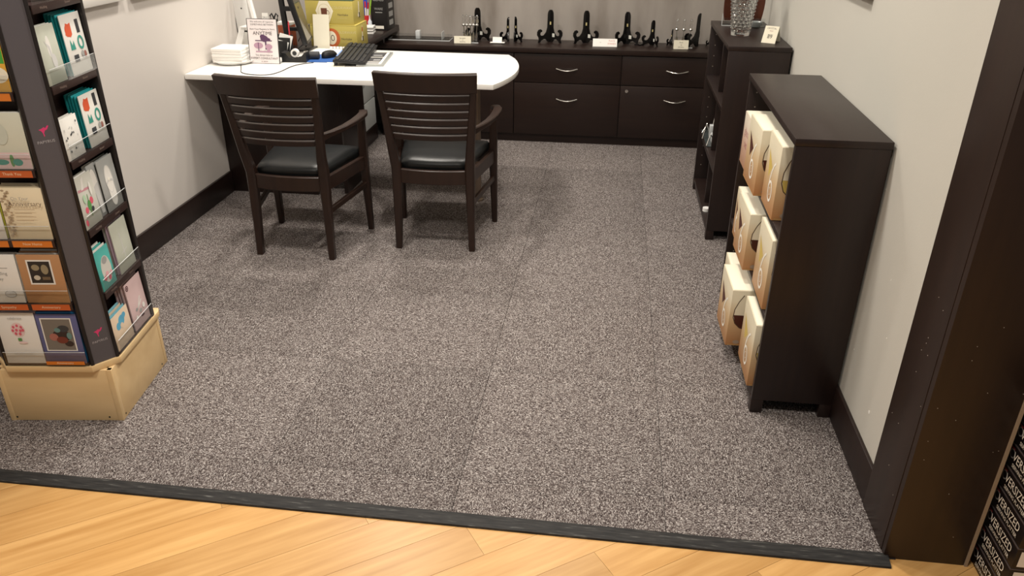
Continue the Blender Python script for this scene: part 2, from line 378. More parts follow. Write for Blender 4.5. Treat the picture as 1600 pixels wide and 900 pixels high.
MB().box((-.025, -.42, 0), (0, .42, .03), FR3, .003).box((-.025, -.42, .5), (0, .42, .53), FR3, .003).box((-.025, -.42, .03), (0, -.39, .5), FR3, .003).box((-.025, .39, .03), (0, .42, .5), FR3, .003).obj('frame', t)
MB().box((-.012, -.39, .03), (-.002, .39, .5), WHITEP).obj('mat_board', t)

# ================================================================ CREDENZA along the back wall
CF = 5.43
t = thing('credenza', 'long low dark wenge file credenza with four drawers along the back wall', 'cabinet', (0, CF, 0))
MB().box((-1.63, .02, .0), (.80, .31, .058), WENGE_X).obj('plinth', t)
MB().box((-1.63, .012, .058), (.80, .31, .622), WENGE).obj('body', t)
wt = MB().box((-2.17, -.02, .624), (.80, .32, .658), WENGE_X, .002).obj('worktop', t)
def pull(parent, x, z):
    pts = [(x-.072+.144*k/10, -.004-.024*math.sin(math.pi*k/10), z+.004-.010*math.sin(math.pi*k/10)) for k in range(11)]
    tag(MB().tube(pts, .0042, STEEL, 8).obj('handle', parent), 'curved chrome bar handle')
for x0, x1, z0, z1, hx, hz in ((-.663, .064, .425, .618, -.302, .517), (-.663, .064, .062, .42, -.296, .311), (.070, .795, .425, .618, .44, .525), (.070, .795, .062, .42, .44, .327)):
    d = MB().box((x0, -.006, z0), (x1, .012, z1), WENGE_X, .0016).obj('drawer', t); 
    pull(d, hx, hz)
MB().box((-1.62, -.006, .062), (-.669, .012, .618), WENGE_X, .0016).obj('end_panel', t)
MB().cyl((.112, -.012, .385), (.112, -.004, .385), .011, .012, STEEL, 16).obj('lock', t)

# ================================================================ DESK
DZ = .745
t = thing('desk', 'white-topped desk with rounded bullnose end and dark supports against left wall', 'desk', (-1.3, 4.2, 0))
outl = [(-2.188, 3.85), (-.575, 3.85)]
for k in range(1, 14):
    a = k/14; outl.append((-.575+.078*math.sin(math.pi*a)**.85*(1-.0*a), 3.85+.755*a))
outl += [(-.60, 4.655), (-2.188, 4.70)]
outl = [(x+1.3, y-4.2) for x, y in outl]
MB().prism(outl, .718, DZ, DESKTOP, bev=.003).obj('desktop', t)
MB().box((-.888, -.04, 0), (-.36, -.015, .717), WENGE, .002).obj('modesty_panel', t)
MB().box((-.888, -.015, .0), (-.87, .45, .717), WENGE, .002).obj('side_panel', t)
MB().box((-.36, -.03, .18), (-.19, .0, .717), WENGE, .002).obj('hanging_panel', t)
MB().box((-.215, 0.001, 0), (-.19, .42, .717), WENGE, .002).obj('end_support', t)
MB().cyl((.575, .015, .012), (.575, .015, .716), .024, .024, BRONZE, 24).lathe([(.036, 0), (.036, .008), (.028, .014), (.024, .016)], BRONZE, (.575, .015, 0)).obj('column_leg', t)
t = thing('computer_tower', 'pale grey box casing standing on the carpet under the desk', 'computer', (-1.6, 4.55, 0))
MB().box((-.09, -.12, .0), (.085, .13, .40), GREYCAB, .008).obj('casing', t)
MB().box((-.06, -.122, .30), (.055, -.1195, .36), mat('drive_bay', (120, 124, 126), .4), .001).obj('drive_bay', t)
# dark return counter behind the desk along the left wall
t = thing('return_counter', 'dark wenge return counter along the left wall behind the desk', 'counter', (-1.87, 5.2, 0))
MB().box((-.318, -.49, .700), (.325, .545, .735), WENGE, .002).obj('countertop', t)
MB().box((-.318, -.40, .0), (.22, .19, .10), WENGE, .002).obj('plinth', t)
MB().box((.20, .20, .66), (.30, .235, .699), WENGE).obj('bracket', t)
t = thing('pedestal_cabinet', 'light grey drawer pedestal on dark plinth under the return counter', 'cabinet', (-1.87, 5.1, .10))
MB().box((-.30, -.28, .001), (.205, .28, .595), GREYCAB, .006).obj('body', t)
for k in range(3):
    d = MB().box((.205, -.275, .012+.193*k), (.219, .275, .196+.193*k), GREYCAB, .004).obj('drawer', t)
    MB().box((.219, -.05, .12+.193*k), (.224, .05, .15+.193*k), mat('grip_recess', (168, 172, 172), .4), .002).obj('handle', d)

# ================================================================ CHAIRS
def make_chair(label, loc, rz):
    t = thing('armchair', label, 'chair', loc, rz, 'armchairs at the desk')
    yb = lambda z: .02-.2366*(z-.42) if z > .42 else .02
    hw = lambda z: .178+.042*(z-.42)/.465
    for s in (-1, 1):
        pts = [(s*.184, .0, 0), (s*.181, .008, .15), (s*.178, .016, .33), (s*.178, .017, .42), (s*.186, -.012, .52), (s*.201, yb(.68), .68), (s*.218, yb(.884), .884)]
        # section: side width then depth
        MB().sweep(pts, [.030, .036, .044, .046, .040, .034, .026], [.034, .038, .044, .044, .038, .030, .020], CHAIRW, (0, 1, 0)).obj('leg', t)
        pts = [(s*.250, .40, 0), (s*.247, .392, .2), (s*.245, .385, .40), (s*.248, .380, .612)]
        MB().sweep(pts, [.028, .036, .042, .034], [.028, .036, .042, .036], CHAIRW, (0, 1, 0)).obj('leg', t)
        arm = [(s*.196, -.015, .605), (s*.222, .06, .608), (s*.25, .14, .613), (s*.268, .22, .619), (s*.276, .29, .624), (s*.274, .345, .626), (s*.262, .385, .625), (s*.245, .408, .621)]
        MB().sweep(arm, [.020, .026, .034, .040, .043, .043, .040, .030], [.034, .026, .022, .020, .020, .020, .02, .018], CHAIRW, (0, 0, 1)).obj('armrest', t)
        MB().sweep([(s*.181, .03, .235), (s*.246, .375, .255)], .018, .03, CHAIRW).obj('stretcher', t)
        MB().sweep([(s*.180, .03, .372), (s*.245, .375, .372)], .020, .068, CHAIRW).obj('seat_rail', t)
    MB().sweep([(-.235, .388, .372), (.235, .388, .372)], .020, .068, CHAIRW).obj('seat_rail', t)
    n = 12
    def bow(z, x, b_, w_): return yb(z)-b_*(1-(x/w_)**2)
    def board(z0, z1, th_, b_, name):
        zc = (z0+z1)/2; W = hw(zc)-.004 if name != 'top_rail' else hw(zc)+.014
        pts = [(-W+2*W*k/n, bow(zc, -W+2*W*k/n, b_, W), zc) for k in range(n+1)]
        MB().sweep(pts, th_, z1-z0, CHAIRW, (0, -.2366 if z0 > .42 else 0, 1), bev=.12).obj(name, t)
    board(.798, .887, .024, .030, 'top_rail')
    for k in range(6):
        zt = .786-.0385*k; board(zt-.027, zt, .014, .030, 'back_slat')
    board(.338, .408, .022, .022, 'rear_rail')
    # upholstered pad
    def outline(ins, z):
        pts = []
        for (x, y), (x2, y2) in zip([(-.162, .026), (.162, .026), (.236, .408), (-.236, .408)], [(.162, .026), (.236, .408), (-.236, .408), (-.162, .026)]):
            for k in range(8):
                a = k/8; px, py = x+(x2-x)*a, y+(y2-y)*a
                cx, cy = 0, .225; dx, dy = px-cx, py-cy; q = (abs(dx)/.21)**7+(abs(dy)/.195)**7
                f = 1/(1+.11*min(q, 1.6)); L_ = math.hypot(dx, dy); g = 1-ins/L_
                bowy = -.015*(1-(px/.16)**2) if y == .026 and y2 == .026 else (.012*(1-(px/.23)**2) if y == .408 and y2 == .408 else 0)
                pts.append((cx+dx*g*(1-.04*(1-f)*8), cy+dy*g*(1-.04*(1-f)*8)+bowy, z))
        return pts
    rings = [outline(.006, .398), outline(.0, .412), outline(-.003, .424), outline(.002, .436), outline(.013, .446), outline(.035, .453), outline(.07, .457), outline(.12, .459), outline(.17, .4595)]
    tag(MB().loft(rings, LEATHER).obj('seat', t, sharp=60), 'black-green leather seat pad')
    return t
make_chair('dark slatted-back armchair on the left, nearest the wall, with black leather seat', (-1.470, 3.315, 0), R(-1.6))
make_chair('dark slatted-back armchair on the right, by the rounded desk end', (-.816, 3.495, 0), R(1.6))

# ================================================================ SMALL BOOKCASE (far right)
def bookcase(name, label, x0, x1, y0, y1, h, shelves, thick=.02, rec=.006, foot=.05):
    cx, cy = (x0+x1)/2, (y0+y1)/2; t = thing(name, label, 'bookcase', (cx, cy, 0)); X0, X1, Y0, Y1 = x0-cx, x1-cx, y0-cy, y1-cy
    MB().box((X0, Y0, h-.022), (X1, Y1, h), WENGE, .0015).obj('top_panel', t)
    for a, b_ in ((Y0+.002, Y0+.002+thick), (Y1-.002-thick, Y1-.002)):
        MB().box((X0+.003, a, foot), (X1-.002, b_, h-.0225), WENGE, .0012).obj('side_panel', t)
    MB().box((X1-.010, Y0+.022, foot), (X1-.004, Y1-.022, h-.023), WENGE).obj('back_panel', t)
    for z in shelves: MB().box((X0+rec, Y0+.0225, z-.02), (X1-.0105, Y1-.0225, z), WENGE, .0012).obj('shelf', t)
    MB().box((X0+.012, Y0+.03, .004+.012), (X0+.028, Y1-.03, foot-.001), WENGE).obj('plinth', t)
    for a in (Y0+.002, Y1-.042):
        for b_ in (X0+.003, X1-.045): MB().box((b_, a, 0), (b_+.04, a+.04, foot-.0005), WENGE, .001).obj('foot', t)
    pn = MB(); PEG = mat('shelf_pin', (150, 140, 130), .4)
    for k in range(14):
        z = .15+k*(h-.22)/13
        pn.cyl((X0+.035, Y1-.0222, z), (X0+.035, Y1-.0232, z), .0028, .0028, PEG, 6)
    pn.obj('shelf_pin', t)['kind'] = 'stuff'
    return t
bookcase('bookcase', 'shorter dark open bookcase at the back with the crystal vase on top', .530, .815, 3.80, 4.62, .968, [.065, .362, .675])
sb = [o for o in bpy.data.objects if o.name == 'bookcase'][0]
for z0, z1 in ((.0655, .3415), (.3625, .6545), (.6755, .945)): MB().box((-.115, -.03, z0), (.130, -.012, z1), WENGE, .001).obj('divider', sb)
tb = bookcase('bookcase', 'long dark wenge bookcase nearest the doorway holding cream and orange cartons', .5415, .815, 2.29, 3.22, .963, [.075, .362, .648], foot=.052)
# little silver ornament and clips on shelf of small bookcase
t = thing('wire_ornament', 'small silver and black wire ornament on the middle shelf of the shorter bookcase', 'ornament', (.60, 4.40, .3625))
o = MB(); 
for k, (x, y, z) in enumerate([(-.04, -.12, .06), (.0, -.06, .11), (-.05, .02, .08), (.0, .08, .12), (-.04, .14, .03)]):
    o.cyl((x-.02, y-.03, .003), (x, y, z), .003, .003, STEEL, 6).cyl((x, y, z), (x+.03, y+.05, .003), .003, .003, STEEL, 6)
o.box((-.06, -.16, 0), (.04, .18, .004), mat('smoked_base', (60, 66, 66), .2)); o.obj('wire_frame', t)
MB().box((-.03, -.10, .004), (.0, -.04, .05), ACEDGE, .003).obj('clear_block', t); MB().box((-.03, .02, .004), (0, .06, .07), ACEDGE, .003).obj('clear_block', t)
t = thing('glass_tealight', 'tiny white tealight on the bottom shelf of the shorter bookcase', 'candle', (.555, 4.05, .065))
MB().cyl((0, 0, 0), (0, 0, .018), .02, .02, WHITE, 16).obj('cup', t)

# ---------------------------------------------------------------- cartons
WP = mat('print_white', (244, 240, 228), .5); BRP = mat('print_brown', (78, 38, 28), .5); YEP = mat('print_yellow', (206, 180, 96), .5)
PINKP = mat('print_rose', (170, 110, 110), .5); LNE = mat('print_dark_line', (84, 64, 48), .5); TAN = mat('print_tan', (190, 146, 92), .5); CRP = mat('print_cream', (238, 230, 206), .5)
def carton(label, x, y0, y1, z, h, cone, rz=0, style=0, depth=.245):
    w_ = y1-y0; t = thing('carton', label, 'carton', (x+depth/2, (y0+y1)/2, z+.0004), rz, 'glassware cartons in the bookcase')
    M_ = CARTON2 if style else CARTON
    MB().box((-depth/2, -w_/2, 0), (depth/2, w_/2, h), M_, .0015).obj('box', t)
    fl_ = MB().box((-depth/2+.004, -w_/2+.004, h), (depth/2-.004, w_/2-.004, h+.0012), mat('carton_lid', (236, 229, 208), .5), .0005).obj('lid', t)
    Mf = T(-depth/2, 0, 0) @ RZ(R(-90))      # front face looks toward -x
    it = []
    if style == 0:
        n = 22
        stem = [(.022-.0*k, .0) for k in range(1)]
        pts = [(-.012+.052*(k/n)**1.6, .075+.085*(k/n)) for k in range(n+1)]
        it = [('p', [(-w_*.46, h*.62), (-w_*.16, h*.72), (-w_*.40, h*.42)] if 0 else [(-w_*.36, h*.78), (w_*.02, h*.60), (-w_*.20, h*.42)], cone),
              ('r', -w_*.48, h*.005, w_*.48, h*.02, TAN),
              ('l', [(.052, h*.72), (.030, h*.66), (.010, h*.56), (-.004, h*.44), (-.011, h*.32)], .0085, WP),
              ('ring', .018, h*.29, .032, .036, .0085, WP), ('ring', .018, h*.29, .012, .013, .002, WP)]
    else:
        it = [('t', 'glass', -.0, h*.66, .045, PINKP), ('t', 'set', .01, h*.44, .045, PINKP)]
    flat(it, 'front_print', t, Mf)
    Ms = T(0, -w_/2, 0)
    # pull-out hand hole on the narrow face: light leaf outlined dark with brown corner
    cv = [(-.078, h*.92), (-.094, h*.80), (-.106, h*.66), (-.108, h*.52), (-.099, h*.41), (-.080, h*.33), (-.06, h*.31)]
    flat([('p', cv+[(.10, h*.31), (.10, h*.92)], CRP), ('p', [(-.1075, h*.56), (-.02, h*.56), (.10, h*.56), (.10, h*.31), (-.06, h*.31), (-.080, h*.33), (-.099, h*.41)], cone if style == 0 else BRP), ('l', cv, .003, LNE),
          ('r', -.115, h*.005, .115, h*.03, TAN), ('e', -.085, h*.07, .012, .008, mat('print_grey', (170, 150, 130), .5))], 'side_print', t, Ms)
    return t
S1, S2, S3 = .075, .362, .648
carton('cream and orange carton, top shelf, nearest the doorway end', .543, 2.445, 2.650, S3, .243, YEP)
carton('cream and orange carton with brown cone, top shelf, middle', .518, 2.675, 2.905, S3, .232, BRP, R(1))
carton('pinkish carton with rose script, top shelf, farthest of three', .527, 2.935, 3.09, S3, .198, BRP, 0, 1)
carton('cream and orange carton, middle shelf, nearest the doorway end', .543, 2.366, 2.580, S2, .246, YEP)
carton('cream and orange carton with brown cone, middle shelf, center', .519, 2.670, 2.905, S2, .217, BRP, R(1))
carton('cream carton mostly hidden, middle shelf, farthest of three', .530, 2.930, 3.035, S2, .196, BRP)
carton('cream and orange carton, bottom shelf, nearest the doorway end', .531, 2.340, 2.560, S1, .238, YEP)
carton('cream and orange carton with brown cone jutting from bottom shelf, center', .486, 2.612, 2.840, S1, .231, BRP, R(1.5))
carton('cream carton mostly hidden, bottom shelf, farthest of three', .519, 2.90, 3.03, S1, .198, BRP)

# ---------------------------------------------------------------- on the small bookcase
BZ = .968
t = thing('crystal_vase', 'tall cut crystal vase with brick pattern on the shorter bookcase', 'vase', (.622, 4.135, BZ))
rows = 58
def vr(z): return .043+.0013*min(z, .02)/.02+.115*z**1.0*.92 if z < .3 else .0
prof = []; 
for j in range(rows): z = .001+.30*j/(rows-1); prof.append((.044+.118*z, z))
def vmod(i, j):
    if j < 4: return 0
    row = j//3
    if j % 3 == 2: return -.0038
    return .0016 if ((i+(row % 2)*2) % 4) else -.003
outer_n = 64
vb = MB(); vb.lathe(prof+[(.075, .301), (.062, .28), (.055, .2), (.045, .10), (.036, .03), (.0, .022)][0:1], GLASS, n=outer_n, mod=vmod) if 0 else None
mbv = MB()
mbv.lathe([(.001, .0)]+prof+[(.073, .3), (.060, .2), (.050, .12), (.040, .04), (.001, .034)], GLASS, n=outer_n, mod=lambda i, j: vmod(i, j-1) if 0 < j <= rows else 0)
bmesh.ops.recalc_face_normals(mbv.bm, faces=mbv.bm.faces)
for f in mbv.bm.faces: f.smooth = False
mbv.obj('vase_body', t)
t = thing('wooden_board', 'glossy brown wooden board standing behind the crystal vase', 'serving board', (.680, 4.50, BZ+.02))
sh = [(-.095, 0), (.095, 0)]+[(.095+.010*math.sin(k*.5), .03*k) for k in range(1, 11)]+[(-.100-.006*math.sin(k*.5), .03*k) for k in range(10, 0, -1)]
MB().prism(sh, -.008, .008, BROWNWOOD, RX(R(90))).obj('board', t)
t = thing('acrylic_stand', 'clear acrylic ledge stand under the brown wooden board', 'stand', (.678, 4.47, BZ))
MB().box((-.11, -.035, 0), (.11, .05, .006), CLEAR).box((-.11, -.035, .006), (.11, -.031, .04), CLEAR).obj('ledge', t)
MB().box((-.113, -.037, 0), (-.1101, -.030, .062), ACEDGE).box((-.11, -.0375, 0), (.11, -.0352, .004), ACEDGE).obj('polished_edge', t)  # upright pale strip at left paints the glint on the clear edge
t = thing('glass_dish', 'small grey curved glass dish at the right foot of the wooden board', 'dish', (.735, 4.40, BZ))
MB().lathe([(.012, 0), (.022, .003), (.032, .018), (.034, .03), (.030, .029), (.02, .012), (.0, .008)], mat('grey_glass', (150, 156, 156), .15, spec=.8)).obj('bowl', t)
def card(name, label, loc, rz, w_, h_, lean, items, cat='price card', group=None, tent=False):
    t = thing(name, label, cat, loc, rz, group)
    A = RX(-lean)
    MB().box((-w_/2, 0, 0), (w_/2, .0012, h_), CREAM if not tent else WHITEP, M=A).obj('front_leaf', t)
    D = h_*math.sin(lean)*2
    MB().box((-w_/2, 0, 0), (w_/2, .0012, h_*.97), CREAM if not tent else WHITEP, M=T(0, D, 0) @ RX(lean)).obj('back_leaf', t)
    if items: flat(items, 'print', t, A)
    return t
INK = mat('print_ink', (60, 50, 50), .6)
card('price_card', 'cream folded price card tilted on the right of the crystal vase', (.722, 3.915, BZ), R(-28), .066, .082, R(28),
     [('t', 'CRYSTAL', 0, .070, .011, INK), ('t', 'vase', 0, .059, .010, PINKP), ('t', '89', 0, .030, .024, INK), ('r', -.012, .040, .012, .0412, INK)])

# ---------------------------------------------------------------- on the credenza
CZ = .6584
def easel(label, x, y, s=1.0, tilt=0, rz=0, spread=58, half=None, lay=0, group='plate stands on the credenza'):
    t = thing('plate_stand', label, 'plate stand', (x, y, CZ), rz, group)
    P_ = [(0, 0), (0, .215), (.007, .2165), (.015, .211), (.021, .199), (.023, .185), (.025, .098), (.034, .068), (.052, .047), (.072, .045), (.080, .053), (.078, .068), (.066, .072), (.066, .082), (.078, .090), (.094, .086), (.104, .070), (.103, .050), (.093, .034), (.090, .020), (.097, .0), (.080, 0), (.072, .013), (.052, .022), (.034, .018), (.020, .0)]
    P_ = [(a*s, b_*s) for a, b_ in P_]
    for sd in ((-1, 1) if half is None else (half,)):
        M_ = RZ(R(-90+sd*spread)) @ RX(R(90))      # panel plane: u forward
        if lay: M_ = RX(R(lay)) @ M_
        MB().prism(P_, -.0035*s, .0035*s, LACQ, M_ if not lay else T(0, 0, .012) @ M_).obj('side_panel', t)
    if not lay:
        MB().cyl((0, -.002, .06*s), (0, -.002, .10*s), .006*s, .006*s, LACQ, 8).obj('hinge', t)
        GD = mat('gold_sticker', (196, 182, 130), .4); WS = mat('white_sticker', (214, 214, 206), .5)
        MB().box((-.005*s, -.0145, .118*s), (.005*s, -.0135, .138*s), GD).obj('gold_sticker', t)
        Mw = RZ(R(-90+spread)) @ RX(R(90))
        MB().box((.020*s, .036*s, .0038*s), (.040*s, .060*s, .0046*s), WS, M=Mw).obj('price_sticker', t)
    return t
easel('tall black lacquer plate stand behind the silver spreaders', -.955, 5.665, 1.0, rz=R(14))
easel('slim short black plate stand, left of two side by side', -.730, 5.655, .74, spread=24, rz=R(-26))
easel('slim short black plate stand, right of two side by side', -.688, 5.655, .76, spread=24, rz=R(26))
easel('tall black plate stand, third stand from the left, above the rounded desk end', -.440, 5.665, .99)
easel('tall black plate stand directly left of the white tent card', -.192, 5.665, .99, rz=R(3))
easel('tall black plate stand directly right of the white tent card', .088, 5.668, .98, rz=R(10))
t = easel('small black plate stand tilted among toppled pieces', .268, 5.64, .76, spread=50, rz=R(-22))
# toppled pieces
t = thing('plate_stand', 'black plate stand lying flat beside the small tilted stand', 'plate stand', (.185, 5.60, CZ), R(70), 'plate stands on the credenza')
MB().prism([(0, 0), (.15, -.01), (.16, .0), (.155, .012), (.05, .02), (.03, .05), (.012, .045), (.014, .02)], 0, .008, LACQ).obj('side_panel', t)
easel('small black plate stand seen side-on left of the crystal-handled forks', .405, 5.68, .48, spread=14, rz=R(-40))
easel('tall black plate stand seen side-on beside the shorter bookcase', .578, 5.645, 1.0, spread=10, rz=R(-62))
t = easel('short black plate stand half hidden by the shorter bookcase', .665, 5.70, .40, spread=40, rz=R(-10))
# clear tray
t = thing('acrylic_tray', 'clear divided acrylic tray at the left end of the credenza', 'tray', (-1.36, 5.62, CZ))
MB().box((-.22, -.055, 0), (.22, .06, .005), CLEAR).box((-.22, -.055, .005), (.22, -.052, .03), CLEAR).box((-.22, .057, .005), (.22, .06, .03), CLEAR).obj('tray_body', t)
MB().box((-.22, -.0575, 0), (.22, -.0552, .005), ACEDGE).box((-.223, -.055, 0), (-.2201, .06, .006), ACEDGE).box((.2201, -.055, 0), (.223, .06, .006), ACEDGE).obj('polished_edge', t)
MB().box((-.03, -.02, .005), (.0, .03, .06), ACEDGE, .002).obj('divider', t)
MB().box((.16, -.03, .005), (.163, .05, .055), ACEDGE).box((.02, -.045, .005), (.16, -.02, .012), CLEAR).obj('divider', t)
# spreaders in stand
def spreader_stand(label, x, y, n, side, hscale=1.0):
    t = thing('display_block', 'clear acrylic block holding '+label, 'display stand', (x, y, CZ))
    MB().box((-.062, -.045, 0), (.062, .045, .006), CLEAR).obj('base', t)
    MB().box((-.063, -.0462, 0), (.063, -.0452, .006), ACEDGE).obj('polished_edge', t)
    MB().box((-.055, -.004, .060), (.055, .012, .064), CLEAR).box((-.055, .0125, .0061), (-.051, .0165, .064), CLEAR).box((.051, .0125, .0061), (.055, .0165, .064), CLEAR).obj('rack', t)
    for k in range(n):
        px = x-.040+.08*k/max(n-1, 1); lean = (-.3+.6*k/max(n-1, 1))*.25; H = hscale*(.165+.03*((k*3+1) % 3))
        q = thing('spreader', 'silver spreader with clear crystal handle, '+['leftmost', 'second from left', 'middle', 'fourth from left', 'rightmost'][k if n == 5 else k*2]+' in '+side, 'spreader', (px, y+.002-.0, CZ+.0065), 0, 'crystal-handled spreaders '+side)
        ob = MB().sweep([(0, 0, 0), (lean*.02, 0, .03), (lean*.04, 0, .06)], [.014, .018, .009], [.003, .003, .005], STEEL, (0, 1, 0)).tube([(lean*.04, 0, .058), (lean*.09, 0, .10)], .0035, STEEL, 8).lathe([(.0, .0), (.009, .002), (.013, .010), (.009, .018), (.0, .021)], STEEL, (lean*.09, 0, .098), 12).obj('blade', q)
        tag(MB().lathe([(.0, 0), (.008, .004), (.010, .02), (.007, .034), (.010, .044), (.006, .054), (0, .058)], GLASS, (lean*.095, 0, .117), 12).obj('crystal_handle', q), 'clear crystal handle')
spreader_stand('five silver spreaders left of the plate stands', -.99, 5.565, 5, 'the left display block')
spreader_stand('three silver spreaders near the shorter bookcase', .470, 5.60, 3, 'the right display block')
card('price_card', 'cream card with small print before the left display block of spreaders', (-1.035, 5.500, CZ), R(2), .118, .048, R(12), [('t', 'Spreader', 0, .034, .012, INK), ('t', '12', 0, .022, .010, INK), ('t', 'CRYSTAL', 0, .010, .010, INK)])
card('price_card', 'cream card with small print before the right display block', (.455, 5.515, CZ), R(3), .098, .058, R(12), [('t', 'Fork', 0, .042, .013, INK), ('t', '18', 0, .026, .011, INK), ('t', 'CRYSTAL', 0, .012, .010, INK)])
card('tent_card', 'white tent card with faint red print between two plate stands', (-.055, 5.53, CZ), R(2), .165, .055, R(30), [('t', 'ea', -.03, .030, .012, mat('print_faint', (170, 168, 160), .6)), ('t', 'PLATE', .046, .040, .015, mat('print_red_soft', (206, 120, 112), .6)), ('t', 'STANDS', .046, .020, .015, mat('print_red_soft', (206, 120, 112), .6))], tent=True)
t = thing('business_card_holder', 'white card in low clear holder left of the twin slim plate stands', 'card holder', (-.795, 5.545, CZ))
MB().prism([(-.06, -.03), (.06, -.03), (.045, .03), (-.04, .03)], 0, .005, CLEAR).obj('base', t)
MB().box((-.035, -.01, .005), (.03, -.008, .04), WHITEP, M=RX(R(-20))).obj('card', t)
MB().box((-.05, -.028, .0052), (.05, .01, .008), WHITEP).obj('flat_card', t)

# ================================================================ ITEMS ON DESK
D0 = DZ+.0003
t = thing('serving_platter', 'white oval platter at the wall end of the desk', 'platter', (-2.068, 4.200, D0))
def ell(rx, ry, z, n=40): return [(rx*math.cos(2*math.pi*k/n), ry*math.sin(2*math.pi*k/n), z) for k in range(n)]
MB().loft([ell(.085, .10, 0), ell(.10, .115, .003), ell(.115, .13, .016), ell(.119, .134, .018), ell(.114, .129, .0185), ell(.098, .113, .007), ell(.03, .04, .0065)], WHITE).obj('dish', t)
for k in range(5):
    o = MB().box((-.084, -.075, 0), (.084, .075, .0152), NAPKIN, .0028).obj('folded_napkin', None, (-2.078+.002*(k % 2), 4.19-.002*(k % 3), D0+.0068+.0154*k)); o.rotation_euler = (0, 0, R([2, -1, 3, 0, 1][k]))
    tag(o, ['folded white napkin at the bottom of the pile on the oval platter', 'folded white napkin second from bottom on the oval platter', 'folded white napkin midway up the pile on the oval platter', 'folded white napkin second from top on the oval platter', 'folded white napkin topmost on the oval platter'][k], 'napkin', 'folded napkins on the platter')
# white display stand with strut
t = thing('display_stand', 'white tall display panel on a splayed white stand behind the napkins', 'display stand', (-2.06, 4.42, D0))
tag(MB().box((-.12, .10, .0), (-.035, .108, .42), WHITE, .003, M=RY(R(-3))).obj('back_panel', t), 'white panel with dark edge')
MB().box((-.123, .099, .0), (-.120, .109, .42), BLACK, M=RY(R(-3))).cyl((-.085, .0995, .24), (-.085, .0975, .24), .004, .004, BLACK, 8).obj('dark_edge', t)
MB().sweep([(-.045, .08, .45), (.03, .02, .155)], .024, .024, WHITE, (0, 1, 0)).obj('strut', t)
MB().box((-.05, -.02, .150), (.065, .05, .158), WHITE, .002).obj('bracket', t)
MB().sweep([(-.045, 0, .150), (-.10, -.02, .002)], .035, .010, WHITE, (0, 1, 0)).sweep([(.045, 0, .150), (.085, .03, .002)], .035, .010, WHITE, (0, 1, 0)).obj('foot', t)
MB().tube([(-.02, -.015, .130), (-.005, -.022, .125), (.006, -.022, .10), (.006, -.02, .0)], .0022, BLACK, 6).box((-.03, -.02, .128), (.0, -.01, .136), BLACK).obj('cable', t)
# registry sign
t = thing('registry_sign', 'upright white sign reading ANYTIME in clear holder on the desk', 'sign', (-1.889, 4.175, D0), R(0))
SW, SH, sl = .166, .232, R(-6)
A = RX(sl)
MB().box((-SW/2-.003, 0, 0), (SW/2+.003, .003, SH+.002), mat('sign_black_edge', (60, 58, 58), .4), M=A).obj('holder', t)
MB().box((-SW/2-.003, 0, 0), (SW/2+.003, .055, .002), CLEAR).obj('holder_foot', t)
PUR = mat('print_purple', (92, 62, 94), .6); PK = mat('print_mauve', (186, 150, 170), .6); SP_ = mat('sign_paper', (238, 230, 230), .6)
flat([('r', -SW/2+.001, .002, SW/2-.001, SH-.001, SP_),
      ('t', 'We welcome all registries', 0, .218, .0125, INK), ('t', 'SOMETHING BETWEEN', 0, .203, .0125, INK), ('t', 'Start Your Registry In Store', 0, .180, .0125, INK), ('t', 'ANYTIME', 0, .158, .026, INK),
      ('r', -.045, .118, .05, .123, PUR), ('e', .008, .131, .022, .017, PUR), ('e', .0, .141, .016, .012, PUR), ('e', .024, .127, .018, .009, PUR), ('r', .010, .075, .018, .128, PUR),
      ('e', -.028, .095, .026, .016, PK), ('r', -.03, .068, -.026, .11, PUR), ('e', .030, .090, .020, .014, PK), ('r', .02, .064, .036, .078, PK), ('r', -.045, .060, .05, .066, PK),
      ('t', 'You always have an', 0, .045, .0125, INK), ('t', 'EXPERT CONSULTANT', 0, .028, .0150, INK), ('t', 'in store', 0, .012, .0115, INK)], 'sign_print', t, A)
# black tape dispenser
t = thing('tape_dispenser', 'black desktop tape dispenser with white roll beside the sign', 'tape dispenser', (-1.745, 4.265, D0), R(4))
pr = [(-.070, 0), (.066, 0), (.068, .052), (.058, .052), (.035, .026), (.0, .018), (-.03, .026), (-.045, .048), (-.070, .052)]
MB().prism(pr, -.032, .032, BLACK, RX(R(90))).obj('body', t)
MB().cyl((-.002, -.012, .046), (-.002, .012, .046), .022, .022, WHITE, 24).cyl((-.002, -.0125, .046), (-.002, .0125, .046), .012, .012, DKGREY, 16).obj('tape_roll', t)
MB().box((.050, -.012, .052), (.066, .012, .058), STEEL).obj('cutter', t)
# monitor on slotted easel stand, screen facing right
t = thing('monitor', 'black flat monitor facing right on slotted black stand at the desk', 'monitor', (-1.88, 4.62, D0), R(0))
Mm = T(.055, .06, .0) @ RZ(R(62))     # local: panel in xz plane facing -y -> +x side
Ml = T(.12, -.12, .050) @ RZ(R(103)) @ RX(R(-14))
MB().box((0, .0, 0), (.235, .030, .34), BLACK, .006, M=Ml).obj('screen_housing', t)
SCR = mat('screen_tan_reflection', (96, 88, 74), .12)  # tan base colour stands in for a reflection on the dark screen
tag(MB().box((.015, -.0015, .018), (.220, .001, .322), SCR, M=Ml).obj('screen', t), 'dark glossy screen with a tan reflection in its colour')
st = MB()
st.sweep([(-.028, -.04, .004), (-.045, -.05, .36)], .032, .018, BLACK, (0, 1, 0))
st.box((-.045, -.056, .225), (.055, -.036, .25), BLACK).box((-.04, -.056, .115), (.075, -.036, .135), BLACK); st.obj('stand_frame', t)
MB().box((-.07, -.07, 0), (.10, .09, .008), BLACK, .003).obj('stand_base', t)
MB().tube([(.02, -.01, .05), (.05, -.03, .09), (.07, -.02, .04), (.05, .02, .012), (.09, -.02, .06), (.03, -.05, .015)], .003, BLACK, 6).obj('cable', t)
